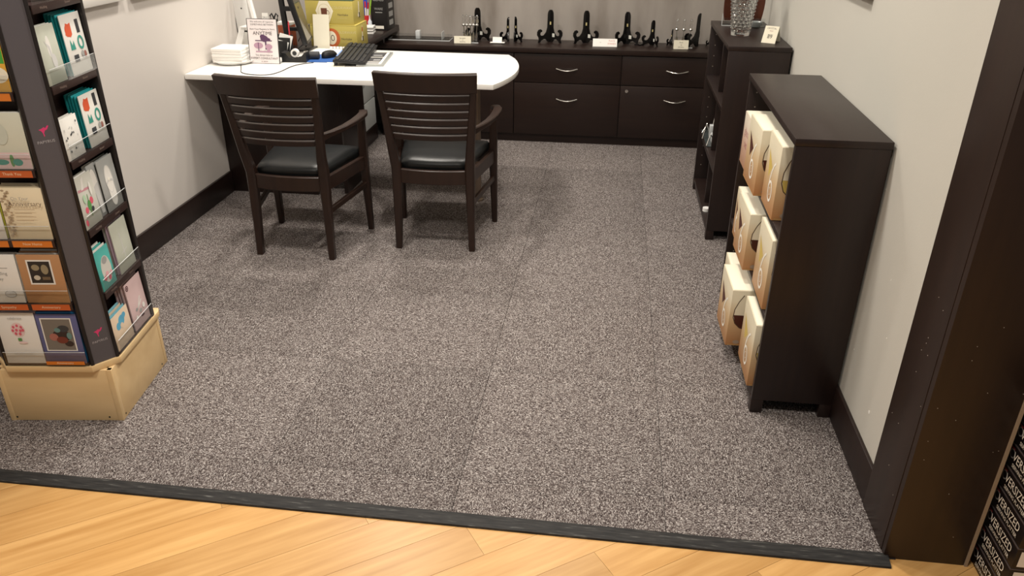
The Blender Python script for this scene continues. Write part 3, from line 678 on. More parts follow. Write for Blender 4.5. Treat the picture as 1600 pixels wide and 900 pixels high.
# webcam like speaker, small
t = thing('desk_gadget', 'small dark grey rounded device lying between the tape dispenser and the mouse', 'device', (-1.668, 4.33, D0))
MB().cyl((-.03, .0, .022), (.03, .01, .022), .022, .022, DKGREY, 20).obj('body', t)
# letter sorter with papers
t = thing('letter_sorter', 'black slanted letter sorter behind the sign', 'letter sorter', (-1.915, 4.38, D0), R(-8))
for k in range(3): MB().box((-.045, .03*k, 0), (.075, .03*k+.004, .085+.02*k), BLACK, .001, M=T(0, 0, .004) @ RX(R(-14))).obj('divider', t)
MB().box((-.05, -.01, 0), (.08, .09, .004), BLACK).obj('base', t)
for k, z in enumerate((.085, .115)):
    o = MB().box((-.035, 0, 0), (.045, .0012, z), WHITEP, M=RX(R(-14)) @ RY(R(14))).obj('envelope', None, (-1.902+.006*k, 4.395+.03*k, D0+.005)); tag(o, ['front white envelope in the black letter sorter', 'rear white envelope in the black letter sorter'][k], 'envelope', 'envelopes in the sorter')
o = MB().tube([(0, 0, 0), (.003, 0, .15)], .004, mat('red_pen', (196, 60, 70), .4), 8).cyl((.003, 0, .15), (.0035, 0, .165), .004, .002, mat('red_pen', (196, 60, 70), .4), 8).obj('pen', None, (-1.85, 4.46, D0+.02)); tag(o, 'red pen standing in the black letter sorter', 'pen')
t = thing('scissors', 'black looped scissor handles standing behind the sign', 'scissors', (-1.93, 4.45, D0))
MB().tube([(0, 0, 0), (0, 0, .17), (-.012, 0, .19), (-.016, 0, .215), (-.006, 0, .226), (.003, 0, .205), (0, 0, .175)], .0045, BLACK, 8).tube([(.01, 0, .0), (.008, 0, .17), (.024, 0, .19), (.030, 0, .215), (.020, 0, .226), (.008, 0, .205), (.006, 0, .175)], .0045, BLACK, 8).obj('handles', t)
t = thing('price_tag', 'white price tag with black mark standing behind the sign', 'price tag', (-1.985, 4.47, D0))
MB().box((-.001, 0, 0), (.001, .002, .18), BLACK).box((-.018, 0, .155), (.018, .0015, .225), WHITEP).obj('tag', t)
flat([('t', 'SALE', 0, .20, .014, INK), ('r', -.012, .162, .012, .172, INK)], 'print', t, I4)
# orange-brown box and cream sheet
t = thing('terracotta_box', 'small terracotta brown box behind the monitor stand', 'box', (-1.985, 4.76, .7354))
tag(MB().box((-.045, -.03, 0), (.045, .03, .13), mat('terracotta', (150, 76, 48), .6), .002).obj('box', t), 'terracotta box')
MB().box((-.045, -.03, .130), (.045, .03, .148), WHITEP, .002).obj('lid', t)
t = thing('manila_sheet', 'tall cream cardboard sheet leaning on the olive boxes', 'card sheet', (-1.757, 4.708, .7354), 0)
MB().box((-.048, 0, 0), (.052, .002, .20), CREAM, M=RX(R(-10))).obj('sheet', t)
# green mug boxes
OLV = mat('box_olive', (186, 170, 88), .5); OLV2 = mat('box_olive_light', (202, 190, 140), .5); RING = mat('print_orange_ring', (196, 100, 52), .5); MUG = mat('print_mug_brown', (110, 66, 50), .5); DG = mat('box_dark_green', (62, 84, 58), .5)
def mugbox(label, x0, x1, y0, y1, z, h, style):
    t = thing('mug_box', label, 'box', ((x0+x1)/2, (y0+y1)/2, z), 0, 'stacked olive mug boxes'); a, b_ = (x1-x0)/2, (y1-y0)/2
    MB().box((-a, -b_, 0), (a, b_, h-.006), OLV, .001).obj('box', t)
    MB().box((-a, -b_, h-.006), (a, b_, h), DG if style else OLV, .001).obj('lid', t)
    it = [('t', 'COLORWAVE', a-.068, h*.68, .021, OLV2), ('t', 'Noritake', a-.065, h*.40, .018, INK), ('r', a-.10, h*.26, a-.04, h*.268, OLV2)]
    if style:
        hx = a-.175; it += [('p', [(hx-.058, h*.55), (hx-.03, h*.95), (hx+.022, h*.95), (hx+.052, h*.55), (hx+.022, h*.06), (hx-.03, h*.06)], CRP), ('ring', hx-.003, h*.5, .040, .048, .002, OLV2),
                            ('p', [(hx-.022, h*.30), (hx+.012, h*.30), (hx+.014, h*.66), (hx-.024, h*.66)], MUG), ('ring', hx+.018, h*.48, .010, .014, .003, MUG)]
    else:
        hx = a-.155; it += [('e', hx, h*.44, .050, .056, RING), ('e', hx-.004, h*.44, .032, .040, CRP), ('ring', hx+.004, h*.44, .012, .018, .004, INK)]
    it2 = [i for i in it if i[0] != 'x']; flat(it2, 'front_print', t, T(0, -b_, 0))
    Ms = T(a, 0, 0) @ RZ(R(90))
    flat([('p', [(-.02, h*.25), (.025, h*.25), (.012, h*.5), (.016, h*.85), (-.002, h*.88), (-.004, h*.5)], CRP), ('e', .006, h*.72, .010, .016, RING if not style else CRP), ('e', -.012, h*.32, .012, .010, CRP), ('r', .0, h*.20, .018, h*.42, INK)], 'side_print', t, Ms)
    return t
MZ = .7354
mugbox('olive green mug box at the bottom of the stack, orange ring print', -1.835, -1.545, 4.755, 4.975, MZ, .136, 0)
mugbox('olive green mug box on top of the stack, brown mug print', -1.855, -1.560, 4.765, 4.985, MZ+.1365, .142, 1)
# papers under and around
def sheet(name, label, x0, x1, y0, y1, z, m, rz=0, cat='paper', th_=.0008):
    o = MB().box((-(x1-x0)/2, -(y1-y0)/2, 0), ((x1-x0)/2, (y1-y0)/2, th_), m).obj(name, None, ((x0+x1)/2, (y0+y1)/2, z)); o.rotation_euler = (0, 0, rz); return tag(o, label, cat)
sheet('paper_sheet', 'white paper sheet on the desk before the olive boxes', -1.76, -1.57, 4.53, 4.64, D0, mat('paper_bright', (226, 232, 238), .7), R(6))
sheet('mouse_pad', 'blue mouse pad on the desk', -1.685, -1.53, 4.255, 4.48, D0, mat('pad_blue', (38, 84, 150), .7), R(3), 'mouse pad', .003)
sheet('notepad', 'cream strip of paper under the left side of the keyboard', -1.575, -1.46, 4.15, 4.52, D0, CREAM, R(8), 'paper', .002)
t = thing('card_strip', 'row of small white cards at the foot of the olive boxes', 'card holder', (-1.63, 4.672, D0))
for k in range(6): MB().box((-.06+.02*k, -.004, 0), (-.045+.02*k, .002, .014), WHITEP, M=RX(R(-15))).obj('card', t)
t = thing('computer_mouse', 'black computer mouse on the blue pad', 'mouse', (-1.60, 4.40, D0+.0032), R(-25))
def mell(sx, sy, z, dy=0, n=20): return [(sx*math.cos(2*math.pi*k/n), dy+sy*math.sin(2*math.pi*k/n), z) for k in range(n)]
MB().loft([mell(.029, .052, 0), mell(.032, .056, .008), mell(.030, .052, .020, -.002), mell(.024, .042, .031, -.006), mell(.012, .024, .037, -.008), mell(.003, .006, .038, -.009)], BLACK).obj('body', t)
MB().box((-.003, .018, .028), (.003, .034, .0335), DKGREY, .001).obj('wheel', t)
# keyboard facing right
kb = thing('keyboard', 'black computer keyboard turned toward the right side of the desk', 'keyboard', (-1.452, 4.43, D0), R(9))
Kt = RY(R(4)) 
MB().box((-.088, -.27, .016), (.088, .27, .031), BLACK, .004, M=Kt).obj('case', kb)
for x in (-.075,):
    for y in (-.24, .24): MB().box((x-.008, y-.012, 0), (x+.008, y+.012, .02), BLACK).obj('foot', kb)
for x in (.07,):
    for y in (-.24, .24): MB().box((x-.006, y-.01, 0), (x+.006, y+.01, .012), BLACK).obj('foot', kb)
kme = MB().box((-.0085, -.0085, 0), (.0085, .0085, .006), KEY, .0015).obj('key', kb)
first = True
for r_ in range(6):
    for c_ in range(25):
        if c_ in (18,) or (c_ == 22 and 0): continue
        if r_ == 5 and 4 <= c_ <= 9 and c_ != 4: continue
        o = kme if first else kme.copy()
        if not first: col.objects.link(o)
        x = -.070+.026*(5-r_)*-1+.130-.0 if 0 else (-.066+.0262*r_); y = -.255+.0212*c_
        pz = Kt @ Vector((x, y, .0305)); o.location = pz; o.rotation_euler = (0, R(4), 0); first = False
        if r_ == 5 and c_ == 4: o.name = 'key'; o.scale = (1, 5.5, 1); o.location.y += .053
flat([('r', -.16, 0, .02, .009, mat('blue_led_label', (120, 150, 200), .5))], 'label_strip', kb, Kt @ T(-.0795, 0.0, .0314) @ RZ(R(90)) @ RX(R(-90)))
# tablet frame under
t = thing('picture_frame', 'silver photo frame lying flat under the right edge of the keyboard', 'picture frame', (-1.325, 4.375, D0), R(7))
tag(MB().box((-.075, -.19, 0), (.075, .19, .010), mat('pewter_frame', (176, 180, 178), .3, metal=.5), .003).obj('frame', t), 'silver frame')
DP = mat('print_dark_panel', (70, 70, 72), .4); GP = mat('print_grey_panel', (150, 150, 150), .4)
flat([('r', -.058, -.172, .058, .172, WP), ('r', -.050, -.10, .044, .02, DP), ('r', -.050, .03, .044, .165, DP), ('r', -.05, -.165, .044, -.11, GP), ('r', .0, -.08, .038, -.04, GP), ('r', -.02, .06, .03, .09, GP)], 'picture', t, T(0, 0, .0101) @ RX(R(-90)))
# mouse cable
cpts = [(-2.02, 4.16), (-1.985, 4.08), (-1.95, 4.005), (-1.915, 3.93), (-1.86, 3.888), (-1.79, 3.878), (-1.74, 3.905), (-1.72, 3.99), (-1.715, 4.10), (-1.69, 4.18), (-1.635, 4.235)]
def crom(P, n=5):
    out = []
    for i in range(len(P)-1):
        p0, p1, p2, p3 = P[max(i-1, 0)], P[i], P[i+1], P[min(i+2, len(P)-1)]
        for k in range(n):
            u = k/n; out.append(tuple(.5*(2*b_+(c_-a)*u+(2*a-5*b_+4*c_-d_)*u*u+(3*b_-a-3*c_+d_)*u**3) for a, b_, c_, d_ in zip(p0, p1, p2, p3)))
    return out+[P[-1]]
tag(MB().tube([(x, y, D0+.0024) for x, y in crom(cpts)], .0021, BLACK, 6).obj('cable'), 'thin black cable curling across the white desktop before the sign', 'cable')
# ---- far end of return counter
RC = .7354
t = thing('dish_stack', 'stack of square white dishes on the dark return counter', 'dishes', (-1.665, 5.33, RC), R(10))
for k in range(3): MB().prism([(-.055, -.05), (.055, -.05), (.06, .05), (-.06, .05)], .018*k, .018*k+.013, WHITE, bev=.003).obj('dish', t)
t = thing('pen_cup', 'red cup of pens on the return counter behind the olive boxes', 'cup', (-1.70, 5.46, RC))
tag(MB().lathe([(.026, 0), (.028, .002), (.033, .10), (.030, .10), (.026, .006), (0, .005)], mat('red_cup', (190, 40, 40), .4)).obj('cup', t), 'red cup')
MB().box((-.012, -.034, .03), (.012, -.0325, .07), WP).obj('cup_print', t)
for k, (dx, dy, ln, cc, lb) in enumerate([(-.014, 0, .16, (240, 238, 234), 'white marker with lime tip, left of the red cup'), (.0, .006, .17, (240, 238, 234), 'white marker, centre of the red cup'), (.012, -.004, .165, (240, 238, 234), 'white marker with red cap in the red cup'), (.019, .01, .18, (150, 190, 60), 'lime green marker at the right of the red cup')]):
    q = thing('marker', lb, 'marker', (-1.70+dx*.6, 5.46+dy*.6, RC+.008), 0, 'markers in the red cup')
    MB().cyl((0, 0, 0), (dx*1.2, dy, ln-.03), .005, .005, mat('marker_%d' % k, cc, .4), 8).obj('barrel', q)
    MB().cyl((dx*1.2, dy, ln-.03), (dx*1.6, dy, ln+.01), .0062, .0055, mat('cap_%d' % k, [(150, 200, 60), (210, 60, 50), (190, 40, 40), (150, 200, 60)][k], .4), 8).obj('cap', q)
t = thing('blue_brush', 'bright blue rounded paddle standing in the red cup', 'brush', (-1.705, 5.475, RC+.008))
MB().cyl((0, 0, 0), (-.004, .0, .13), .004, .004, mat('blue_plastic', (40, 70, 190), .4), 8).box((-.026, -.006, .13), (.018, .006, .22), mat('blue_plastic', (40, 70, 190), .4), .005).obj('paddle', t)
t = thing('black_carton', 'tall black printed box on the return counter by the back wall', 'box', (-1.605, 5.53, RC), R(-3))
MB().box((-.058, -.06, 0), (.058, .10, .36), mat('black_box', (30, 28, 28), .45), .002).obj('box', t)
GX = mat('print_silver', (160, 160, 158), .4)
flat([('t', 'GLASS', 0, .20, .028, GX), ('r', -.03, .228, .03, .25, GX), ('t', 'WARE', 0, .14, .022, GX), ('r', -.025, .115, .025, .12, GX), ('r', -.03, .01, .03, .03, WP)], 'front_print', t, T(0, -.06, 0))
flat([('r', -.04, .03+.055*k, .045, .065+.055*k, GX) for k in range(6)], 'side_print', t, T(.058, .02, 0) @ RZ(R(90)))
t = thing('white_bottle', 'small white bottle between the red cup and the black box', 'bottle', (-1.672, 5.45, RC))
MB().lathe([(.010, 0), (.016, .002), (.016, .06), (.006, .075), (.005, .10), (0, .10)], mat('pale_plastic', (206, 212, 220), .3)).obj('bottle', t)

# ================================================================ CARD RACK (rotated frame)
RA = R(7.5); RC0 = Vector((-1.7635, 2.1215, 0))
rk = thing('card_rack', 'tall four-sided greeting card rack on a maple base at left', 'display rack', RC0, RA)
# base panels
bh = .1875
for a in range(4):
    M_ = RZ(a*math.pi/2)
    pn = MB().box((-bh, -bh, 0.0), (bh-.018, -bh+.016, .1995), MAPLE, .0015, M=M_).obj('base_panel', rk)
    MB().box((bh-.018, -bh-.001, 0), (bh+.001, -bh+.016, .1995), MAPLE, .0015, M=M_).obj('corner_strip', rk)
    if a < 2:
        SC = mat('screw_black', (20, 20, 20), .4)
        for x in (-bh+.022, bh-.045): MB().cyl((M_ @ Vector((x, -bh-.0008, .014))), (M_ @ Vector((x, -bh+.002, .014))), .0032, .0032, SC, 10).obj('screw', rk)
L1, L2 = .202, .138
octo = [(-L2, -L1), (L2, -L1), (L1, -L2), (L1, .175), (L1-.01, .20), (-L1+.01, .20), (-L1, .175), (-L1, -L2)]
MB().prism(octo, .200, .222, MAPLE, bev=.002).obj('ledge', rk)
HT = 1.72; GRY = mat('post_slate', (88, 84, 88), .38); TRIM = mat('rack_black', (30, 24, 23), .4)
MB().box((-.125, -.125, .2225), (.125, .125, HT), mat('rack_core', (40, 31, 29), .5)).obj('core', rk)
BIRD = mat('print_magenta', (214, 62, 116), .5); PTX = mat('print_post_grey', (178, 174, 176), .5)
def post(M_, prints):
    # panel plane chamfer; local: centre of panel at origin, width along x, faces -y
    MB().box((-.034, -.002, .2225), (.034, .006, HT), GRY, M=M_).obj('corner_panel', rk)
    for s in (-1, 1): MB().box((s*.034-(.010 if s < 0 else 0), -.006, .2225), (s*.034+(.010 if s > 0 else 0), .022, HT), TRIM, .001, M=M_).obj('edge_trim', rk)
    if prints:
        for zc in (.965, .310):
            bird = [(0, 0), (.004, .008), (.010, .010), (.016, .020), (.012, .021), (.006, .014), (.003, .018), (-.004, .014), (-.012, .012), (-.006, .008), (-.003, .002), (-.001, -.010), (.001, -.006)]
            flat([('p', [(x, z+zc+.012) for x, z in bird], BIRD), ('t', 'PAPYRUS', 0, zc-.012, .0115, PTX)], 'logo', rk, M_ @ T(0, -.0022, 0))
pc = .1640
post(T(pc, -pc, 0) @ RZ(R(45)), True); post(T(-pc, -pc, 0) @ RZ(R(-45)), False)
for x in (-.186, .186): MB().box((x-.014, .130, .2225), (x+.014, .146, HT), TRIM, .001).obj('edge_trim', rk)
MB().box((-.172, .131, .2225), (.172, .137, HT), TRIM).obj('rear_panel', rk)
MB().box((-.132, -.118, .2225), (-.126, .13, HT), TRIM).obj('rear_panel', rk)
tiers = [.232, .452, .665, .882, 1.100, 1.316]
LIPH = .045
ORG = mat('label_orange', (214, 122, 40), .5); ORG2 = mat('label_rust', (196, 96, 44), .5); TRB = mat('tray_brown', (52, 36, 33), .45); LBT = mat('label_text', (236, 214, 180), .5); LB2 = mat('label_text_dim', (150, 132, 122), .5)
FACES = {'F': I4, 'R': RZ(R(90))}
for fn, Mf in FACES.items():
    x0, x1 = (-.130, .130)
    for k, z in enumerate(tiers):
        tray = MB().box((x0, -.199, z-.006), (x1, -.1255, z-.001), TRB, M=Mf).box((x0, -.1315, z-.001), (x1, -.1255, z+.19), TRB, M=Mf).obj('pocket', rk)
        if k > 0: MB().box((x0, -.2015, z-.024), (x1, -.198, z-.001), TRB, .0008, M=Mf).obj('label_rail', tray)
        MB().box((x0, -.2055, z-.001), (x1, -.204, z+LIPH), CLEAR, M=Mf).obj('clear_lip', tray)
        MB().box((x0, -.2058, z+LIPH), (x1, -.2039, z+LIPH+.0008), ACEDGE, M=Mf).obj('lip_edge', tray)
        its = []
        if fn == 'F':
            if k == 0: its = [('r', .0, z, .122, z+.013, ORG), ('t', 'Anniversary', .06, z+.0065, .011, LBT)]; off = .2062
            else: its = [('r', -.122, z-.0235, -.006, z-.003, ORG2 if k % 2 else ORG), ('r', .006, z-.0235, .123, z-.003, ORG2 if k % 2 else ORG), ('t', ['', 'Anniversary', 'New Home', 'Thank You', 'Birthday', 'Love'][k], .065, z-.013, .012, LBT), ('t', ['', 'Sympathy', 'Wedding', 'Friend', 'Thanks', 'Hello'][k], -.065, z-.013, .012, LBT)]; off = .2018
        else:
            off = .2018
            if k: its = [('t', 'Wedding', -.075, z-.012, .010, LB2), ('t', 'Shower', .055, z-.012, .010, LB2)]
        if its: flat(its, 'label', tray, Mf @ T(0, -off, 0))
# ------------- cards: every card its own thing
RF = T(*RC0) @ RZ(RA)
TEAL = mat('envelope_teal', (40, 166, 172), .5); PWH = mat('card_white', (232, 230, 224), .6); SAG = mat('card_sage', (196, 200, 186), .6); KR = mat('card_kraft', (184, 138, 96), .7)
PNK = mat('card_pink', (224, 196, 196), .6); PEA = mat('card_peach', (228, 206, 180), .6); BLU = mat('envelope_blue', (30, 128, 190), .5); PUR2 = mat('card_periwinkle', (96, 98, 142), .6); TQ = mat('card_turquoise', (84, 178, 170), .6)
SLV = mat('card_silver', (168, 170, 168), .4); LIL = mat('envelope_lilac', (212, 190, 208), .6); YEL = mat('envelope_yellow', (206, 206, 80), .6); SKY = mat('envelope_sky', (140, 200, 214), .6); IVO = mat('card_ivory', (236, 222, 190), .6)
OR_ = mat('print_coral', (222, 96, 62), .5); BK = mat('print_charcoal', (60, 62, 66), .5); TG = mat('print_sea_green', (60, 150, 136), .5); GRN = mat('print_leaf', (92, 150, 84), .5); RS = mat('print_pink', (216, 96, 116), .5); LG = mat('print_light_grey', (206, 206, 204), .5); MG = mat('print_mid_grey', (160, 160, 158), .5); BLH = mat('print_sky_heart', (96, 176, 210), .5)
GRD = mat('print_bright_green', (70, 160, 60), .5)
cards_made = 0
def stack(face, cx, w_, z, h_, n, fm, bm_, prints, front_label, back_label, group, gap=.009, lean=2.5, off=0, cat='greeting card', dz=.0):
    """n cards one behind another; the front one carries the print"""
    for k in range(n):
        first_ = k == 0
        M_ = RF @ FACES[face] @ T(cx+random.uniform(-.002, .002)*(k > 0), -.1965+off+gap*k, z) @ RX(R(-lean))
        t = bpy.data.objects.new('greeting_card', None); col.objects.link(t); t.matrix_world = M_; t.empty_display_size = .05
        tag(t, front_label if first_ else back_label+', '+['', 'second', 'third', 'fourth', 'fifth'][k]+' from front', cat, group)
        hh = h_+ (dz*k)
        tk = .0022
        MB().box((-w_/2, 0, 0), (w_/2, tk, hh), fm if first_ or bm_ is None or k % 2 == 0 and bm_ is not TEAL else bm_, .0004).obj('card', t)
        if bm_ is not None: tag(MB().box((-w_/2+.001, tk, 0), (w_/2-.001, tk+.003, hh-.002), bm_, .0004).obj('envelope', t), 'coloured envelope behind the card')
        if first_ and prints: flat(prints, 'print', t, I4)
tealprint = [('e', -.025, .125, .018, .018, OR_), ('p', [(-.045, .115), (-.035, .108), (-.03, .113), (-.02, .105), (-.008, .112), (-.006, .145), (-.02, .142), (-.032, .146)], OR_), ('r', .022, .112, .040, .15, BK), ('p', [(-.035, .07), (-.008, .07), (-.012, .095), (-.022, .082), (-.030, .10)], TG), ('ring', .027, .085, .017, .02, .007, TG), ('r', -.03, .035, -.004, .055, BK), ('e', .022, .052, .008, .010, MG), ('e', .036, .05, .007, .010, mat('print_brownish', (150, 100, 90), .5))]
g1 = 'cards on the right side of the rack'
stack('R', .066, .116, tiers[4], .170, 5, PWH, TEAL, tealprint, 'white card with coral and teal kitchen prints, top visible tier, right side of rack', 'teal-enveloped card behind the kitchen print card, top tier', g1, dz=.0015)
stack('R', -.080, .100, tiers[4], .158, 3, SAG, PWH, [('e', .0, .10, .010, .030, PWH), ('p', [(-.02, .12), (.004, .10), (.008, .05), (.0, .05), (-.004, .095)], LG), ('e', .01, .06, .012, .02, LG)], 'sage satin card with white ribbon, top visible tier beside the post', 'white card behind the sage ribbon card, top visible tier', g1)
stack('R', .066, .116, tiers[3], .158, 5, PWH, TEAL, tealprint, 'white card with coral and teal kitchen prints, second tier down, right side of rack', 'teal-enveloped card behind the kitchen print card, second tier down', g1, dz=.0015)
random.seed(11)
dots = [('r', x, z, x+.005, z+.006, BK if random.random() < .6 else LG) for x, z in [(random.uniform(-.042, .036), random.uniform(.02, .10)) for _ in range(16)]]
stack('R', -.080, .100, tiers[3], .120, 3, PWH, PWH, dots, 'short white card scattered with tiny black motifs, second tier beside the post', 'white card behind the tiny-motif card, second tier', g1)
slip = [('e', .0, .098, .024, .046, PWH), ('e', .004, .045, .020, .036, PWH), ('p', [(-.022, .10), (-.016, .04), (.022, .04), (.022, .10)], PWH), ('ring', .0, .098, .024, .046, .002, LG), ('l', [(-.024, .085), (-.004, .098), (.024, .088)], .006, LG), ('e', -.002, .098, .006, .006, WP)]
stack('R', .070, .105, tiers[2], .168, 3, SLV, None, slip, 'silver card showing a white slipper, third tier, nearer the wall', 'silver card behind the white slipper card, third tier', g1, gap=.010)
stack('R', -.008, .050, tiers[2], .172, 2, SLV, PWH, [('e', .0, .115, .018, .040, PWH), ('p', [(-.012, .10), (.0, .01), (.018, .01), (.016, .11)], LG)], 'narrow silver card with slipper toe, third tier, in the middle', 'silver card behind the narrow slipper card, third tier', g1, off=.006)
flow = [('l', [(-.04, .12), (.035, .112)], .008, mat('print_ribbon', (206, 150, 160), .5)), ('p', [(-.02, .118), (-.01, .15), (.004, .155), (-.006, .118)], PWH), ('e', .018, .075, .010, .011, RS), ('e', -.02, .055, .009, .010, RS), ('e', -.038, .02, .007, .010, RS), ('e', .0, .065, .010, .016, GRN), ('r', -.001, .03, .002, .10, GRN), ('e', -.018, .09, .008, .014, mat('print_mint', (180, 212, 180), .5)), ('e', .012, .05, .008, .008, BK), ('e', .026, .11, .006, .022, PWH)]
stack('R', -.080, .104, tiers[2], .160, 3, mat('card_mist', (206, 206, 196), .6), PWH, flow, 'pale card with flowers and pink ribbon, third tier beside the post', 'white card behind the flower card, third tier', g1)
stack('R', .058, .112, tiers[1], .172, 3, SAG, LIL, [('l', [(-.005, .13), (.0, .04)], .004, LG), ('l', [(-.02, .06), (.02, .07)], .003, LG)], 'tall sage green card with lilac envelope, fourth tier, nearer the wall', 'lilac-edged card behind the tall sage card, fourth tier', g1)
stack('R', -.080, .092, tiers[1], .132, 4, TQ, PWH, [('e', .005, .06, .030, .045, mat('print_pale_disc', (206, 204, 196), .5)), ('e', .005, .09, .016, .012, MG), ('e', -.015, .035, .009, .008, RS), ('e', .012, .028, .008, .008, RS), ('e', .026, .04, .007, .007, mat('print_pale_rose', (224, 170, 176), .5)), ('e', .0, .045, .009, .009, mat('print_pale_rose', (224, 170, 176), .5))], 'turquoise card with pale round floral print, fourth tier beside the post', 'white-edged card behind the turquoise card, fourth tier', g1, dz=.002)
stack('R', .066, .118, tiers[0], .175, 4, PNK, PNK, [('e', -.045, .158, .010, .010, mat('print_plum', (86, 40, 50), .5)), ('ring', -.045, .158, .006, .006, .002, PNK), ('l', [(.02, .10), (-.01, .065), (.025, .085)], .006, PWH), ('e', .005, .05, .010, .008, MG), ('e', -.02, .065, .008, .006, MG), ('e', -.03, .04, .007, .007, PWH), ('e', .01, .03, .012, .004, mat('print_plum', (86, 40, 50), .5)), ('e', .03, .06, .009, .010, PWH)], 'tall pink card with plum dot and white flowers, bottom tier, nearer the wall', 'pink card behind the plum dot card, bottom tier', g1, gap=.011, dz=.003)
stack('R', -.068, .118, tiers[0], .118, 4, PEA, SKY, [('e', .005, .085, .020, .018, BLH), ('e', -.02, .075, .014, .013, BLH), ('e', .024, .095, .013, .010, BLH), ('e', .0, .07, .010, .008, PEA)], 'short peach card with blue heart print, bottom tier beside the post', 'sky-blue edged card behind the peach card, bottom tier', g1, dz=.002)
stack('R', .03, .10, tiers[5], .15, 2, IVO, PWH, [], 'ivory card on the topmost tier, right side of rack', 'white card behind the ivory card, topmost tier', g1)
g2 = 'cards on the front side of the rack'
photo = [('r', -.052, .045, .045, .162, PWH), ('r', -.048, .049, .041, .158, mat('print_photo_grey', (122, 116, 108), .5)), ('e', .005, .10, .028, .022, mat('print_photo_dark', (56, 44, 42), .5)), ('e', -.02, .095, .014, .013, mat('print_photo_rose', (168, 108, 96), .5)), ('e', .015, .125, .018, .012, BK), ('e', .024, .072, .014, .010, mat('print_photo_dark', (56, 44, 42), .5)), ('e', .005, .085, .018, .012, mat('print_photo_rust', (116, 56, 44), .5)), ('e', -.004, .120, .010, .008, mat('print_photo_teal', (104, 140, 138), .5)), ('e', .03, .10, .008, .012, mat('print_photo_teal', (104, 140, 138), .5))]
stack('F', .060, .128, tiers[0], .176, 4, PUR2, BLU, photo, 'periwinkle card with a framed bouquet photo, bottom tier, front of rack', 'blue-enveloped card behind the bouquet photo card, bottom tier', g2, dz=.003)
ball = [('e', 0, .10+.02, .022, .026, mat('print_blush', (232, 206, 204), .5))]+[('e', x, z+.02, .004, .005, RS) for x, z in ((-.012, .11), (0, .115), (.012, .11), (-.016, .098), (-.004, .10), (.008, .098), (.016, .10), (-.008, .088), (.005, .087))]+[('r', -.006, .082, .006, .092, GRN), ('e', .008, .076, .014, .004, mat('print_blush', (232, 206, 204), .5)), ('t', 'celebrate', 0, .162, .012, MG), ('r', -.03, .035, .03, .0362, MG)]
stack('F', -.068, .122, tiers[0], .180, 4, PWH, PNK, ball, 'white card with a pink dotted balloon, bottom tier, front of rack', 'pink-edged card behind the balloon card, bottom tier', g2)
stack('F', .060, .130, tiers[1], .160, 5, KR, PWH, [('r', -.040, .062, .035, .143, PWH), ('r', -.035, .067, .030, .138, mat('print_sepia_dark', (48, 42, 38), .5)), ('e', -.015, .118, .012, .010, mat('print_sepia', (150, 138, 110), .5)), ('e', .012, .112, .011, .016, mat('print_sepia', (150, 138, 110), .5)), ('e', -.016, .085, .010, .008, mat('print_sepia_light', (200, 192, 174), .5)), ('r', .0, .078, .024, .088, mat('print_sepia_brown', (112, 94, 72), .5))], 'kraft brown card with a sepia photo, second tier from bottom', 'white-edged card behind the kraft photo card', g2, dz=.002)
stack('F', -.070, .118, tiers[1], .160, 3, PWH, PWH, [('t', 'our', -.0, .135, .018, RS), ('r', -.03, .115, .03, .117, MG), ('t', 'wedding', .0, .098, .015, MG), ('t', 'day', .0, .080, .014, MG), ('e', .02, .03, .018, .012, LG), ('ring', .02, .03, .018, .012, .002, MG)], 'white card with grey script lines, second tier from bottom', 'white card behind the grey script card', g2)
leaves = [('e', -.050+.008*math.sin(k*1.3)+.0015*k*0, .150-.008*k, .005, .003, mat('print_taupe_leaf', (176, 156, 128), .5)) for k in range(18)]+[('e', -.040+.006*math.cos(k*1.7), .148-.009*k, .004, .003, mat('print_taupe_leaf', (176, 156, 128), .5)) for k in range(15)]
stack('F', .064, .126, tiers[2], .158, 4, IVO, IVO, leaves+[('t', 'On Your', -.002, .128, .014, MG), ('t', 'Anniversary', .010, .112, .020, mat('print_taupe', (120, 104, 90), .5))]+[('r', -.025, .094-.011*k, .035-.01*(k % 2), .0955-.011*k, mat('print_taupe_leaf', (176, 156, 128), .5)) for k in range(4)], 'ivory card lettered Anniversary with a leaf border, middle tier of the front', 'cream card behind the Anniversary card', g2, dz=.002)
stack('F', -.068, .120, tiers[2], .150, 3, PWH, YEL, [('t', 'thanks', 0, .10, .02, MG)], 'white card with yellow-green envelope, middle tier of the front', 'yellow-edged card behind the white card, middle tier of the front', g2)
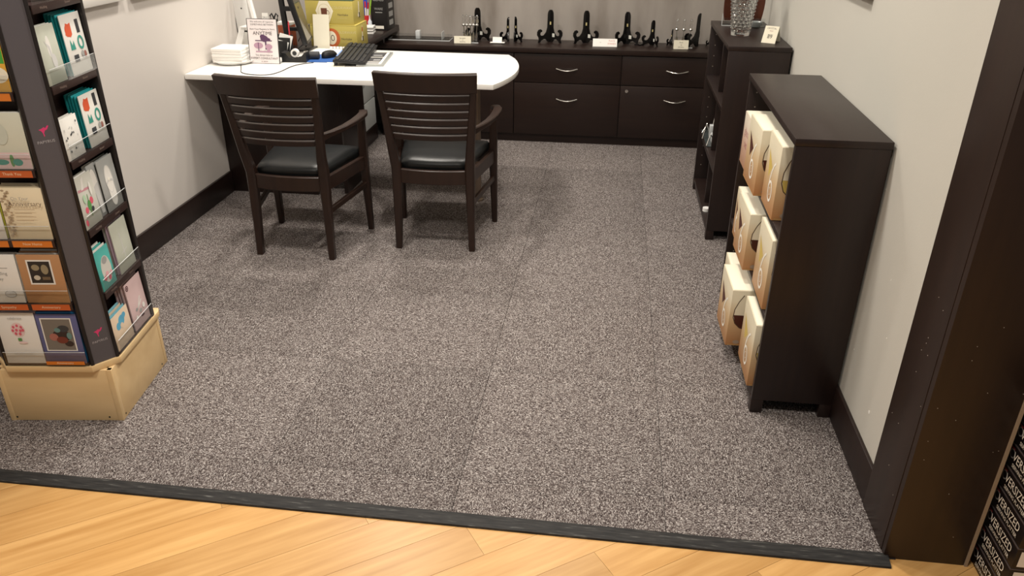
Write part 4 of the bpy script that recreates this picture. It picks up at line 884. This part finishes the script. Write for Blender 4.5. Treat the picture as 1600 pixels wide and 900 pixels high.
stack('F', .064, .126, tiers[3], .160, 3, mat('card_pale_celadon', (206, 206, 188), .6), PWH, [('r', -.062, .001, .062, .048, PNK), ('e', -.02, .020, .020, .008, TG), ('e', .01, .025, .006, .018, GRN), ('e', .025, .020, .014, .010, TG), ('e', -.04, .026, .008, .012, mat('print_mint', (180, 212, 180), .5)), ('e', -.005, .10, .02, .03, SAG)], 'pale celadon card with green foliage along its foot, fourth tier from bottom', 'white card behind the celadon card', g2)
stack('F', -.068, .120, tiers[3], .155, 3, PWH, BLU, [], 'white card with blue envelope, fourth tier from bottom', 'blue-edged card behind the white card, fourth tier from bottom', g2)
stack('F', .064, .126, tiers[4], .150, 3, mat('card_yellow_orange', (222, 170, 62), .6), PWH, [('r', -.062, .075, .062, .115, GRD), ('e', .035, .045, .030, .022, CRP), ('r', -.062, .115, .062, .15, PWH)], 'orange and green striped card with cream disc, upper front tier', 'white card behind the orange and green card', g2)
stack('F', -.068, .120, tiers[4], .150, 2, PWH, PNK, [], 'plain white card, upper front tier', 'pink-edged card behind the plain white card, upper front tier', g2)

# ================================================================ BLACK BOXES right of the jamb
BBX = mat('black_gloss_box', (22, 18, 20), .3); EDG = mat('box_edge_line', (74, 66, 66), .5); REDP = mat('print_dark_red', (122, 34, 38), .5); GR8 = mat('print_platter_grey', (140, 140, 140), .5)
names = ['bottom box', 'second box up', 'third box up', 'fourth box up', 'fifth box up', 'sixth box up', 'seventh box up', 'eighth box up']
for k in range(8):
    z0 = -.0078+.0662*k; h = .0655
    t = thing('platter_box', 'black box printed OVERSIZED, '+names[k]+' in the stack beside the jamb', 'box', (1.245, 1.628, z0), 0, 'stacked black platter boxes')
    MB().box((-.20, -.093, 0), (.20, .105, h), BBX, .0008).obj('box', t)
    MB().box((-.201, -.0935, h-.004), (.20, .1055, h), EDG, .0003).obj('lid_edge', t)
    Mx = T(-.2012, 0, 0) @ RZ(R(-90))
    flat([('tx', 'O', -.052, .038, .038, .9, GR8), ('tx', 'VERSIZED', .014, .038, .034, .80, WP), ('tx', 'SERVING PLATTER', .016, .015, .0145, .92, WP), ('r', -.075, .053, -.045, .057, REDP)], 'side_print', t, Mx)
    flat([('r', -.19, .008, -.12, .056, WP), ('p', [(-.175, .022), (-.150, .022), (-.150, .045), (-.175, .045)], mat('print_red_mark', (200, 40, 50), .5)), ('r', -.168, .028, -.158, .038, WP)], 'end_label', t, T(0, -.0938, 0))
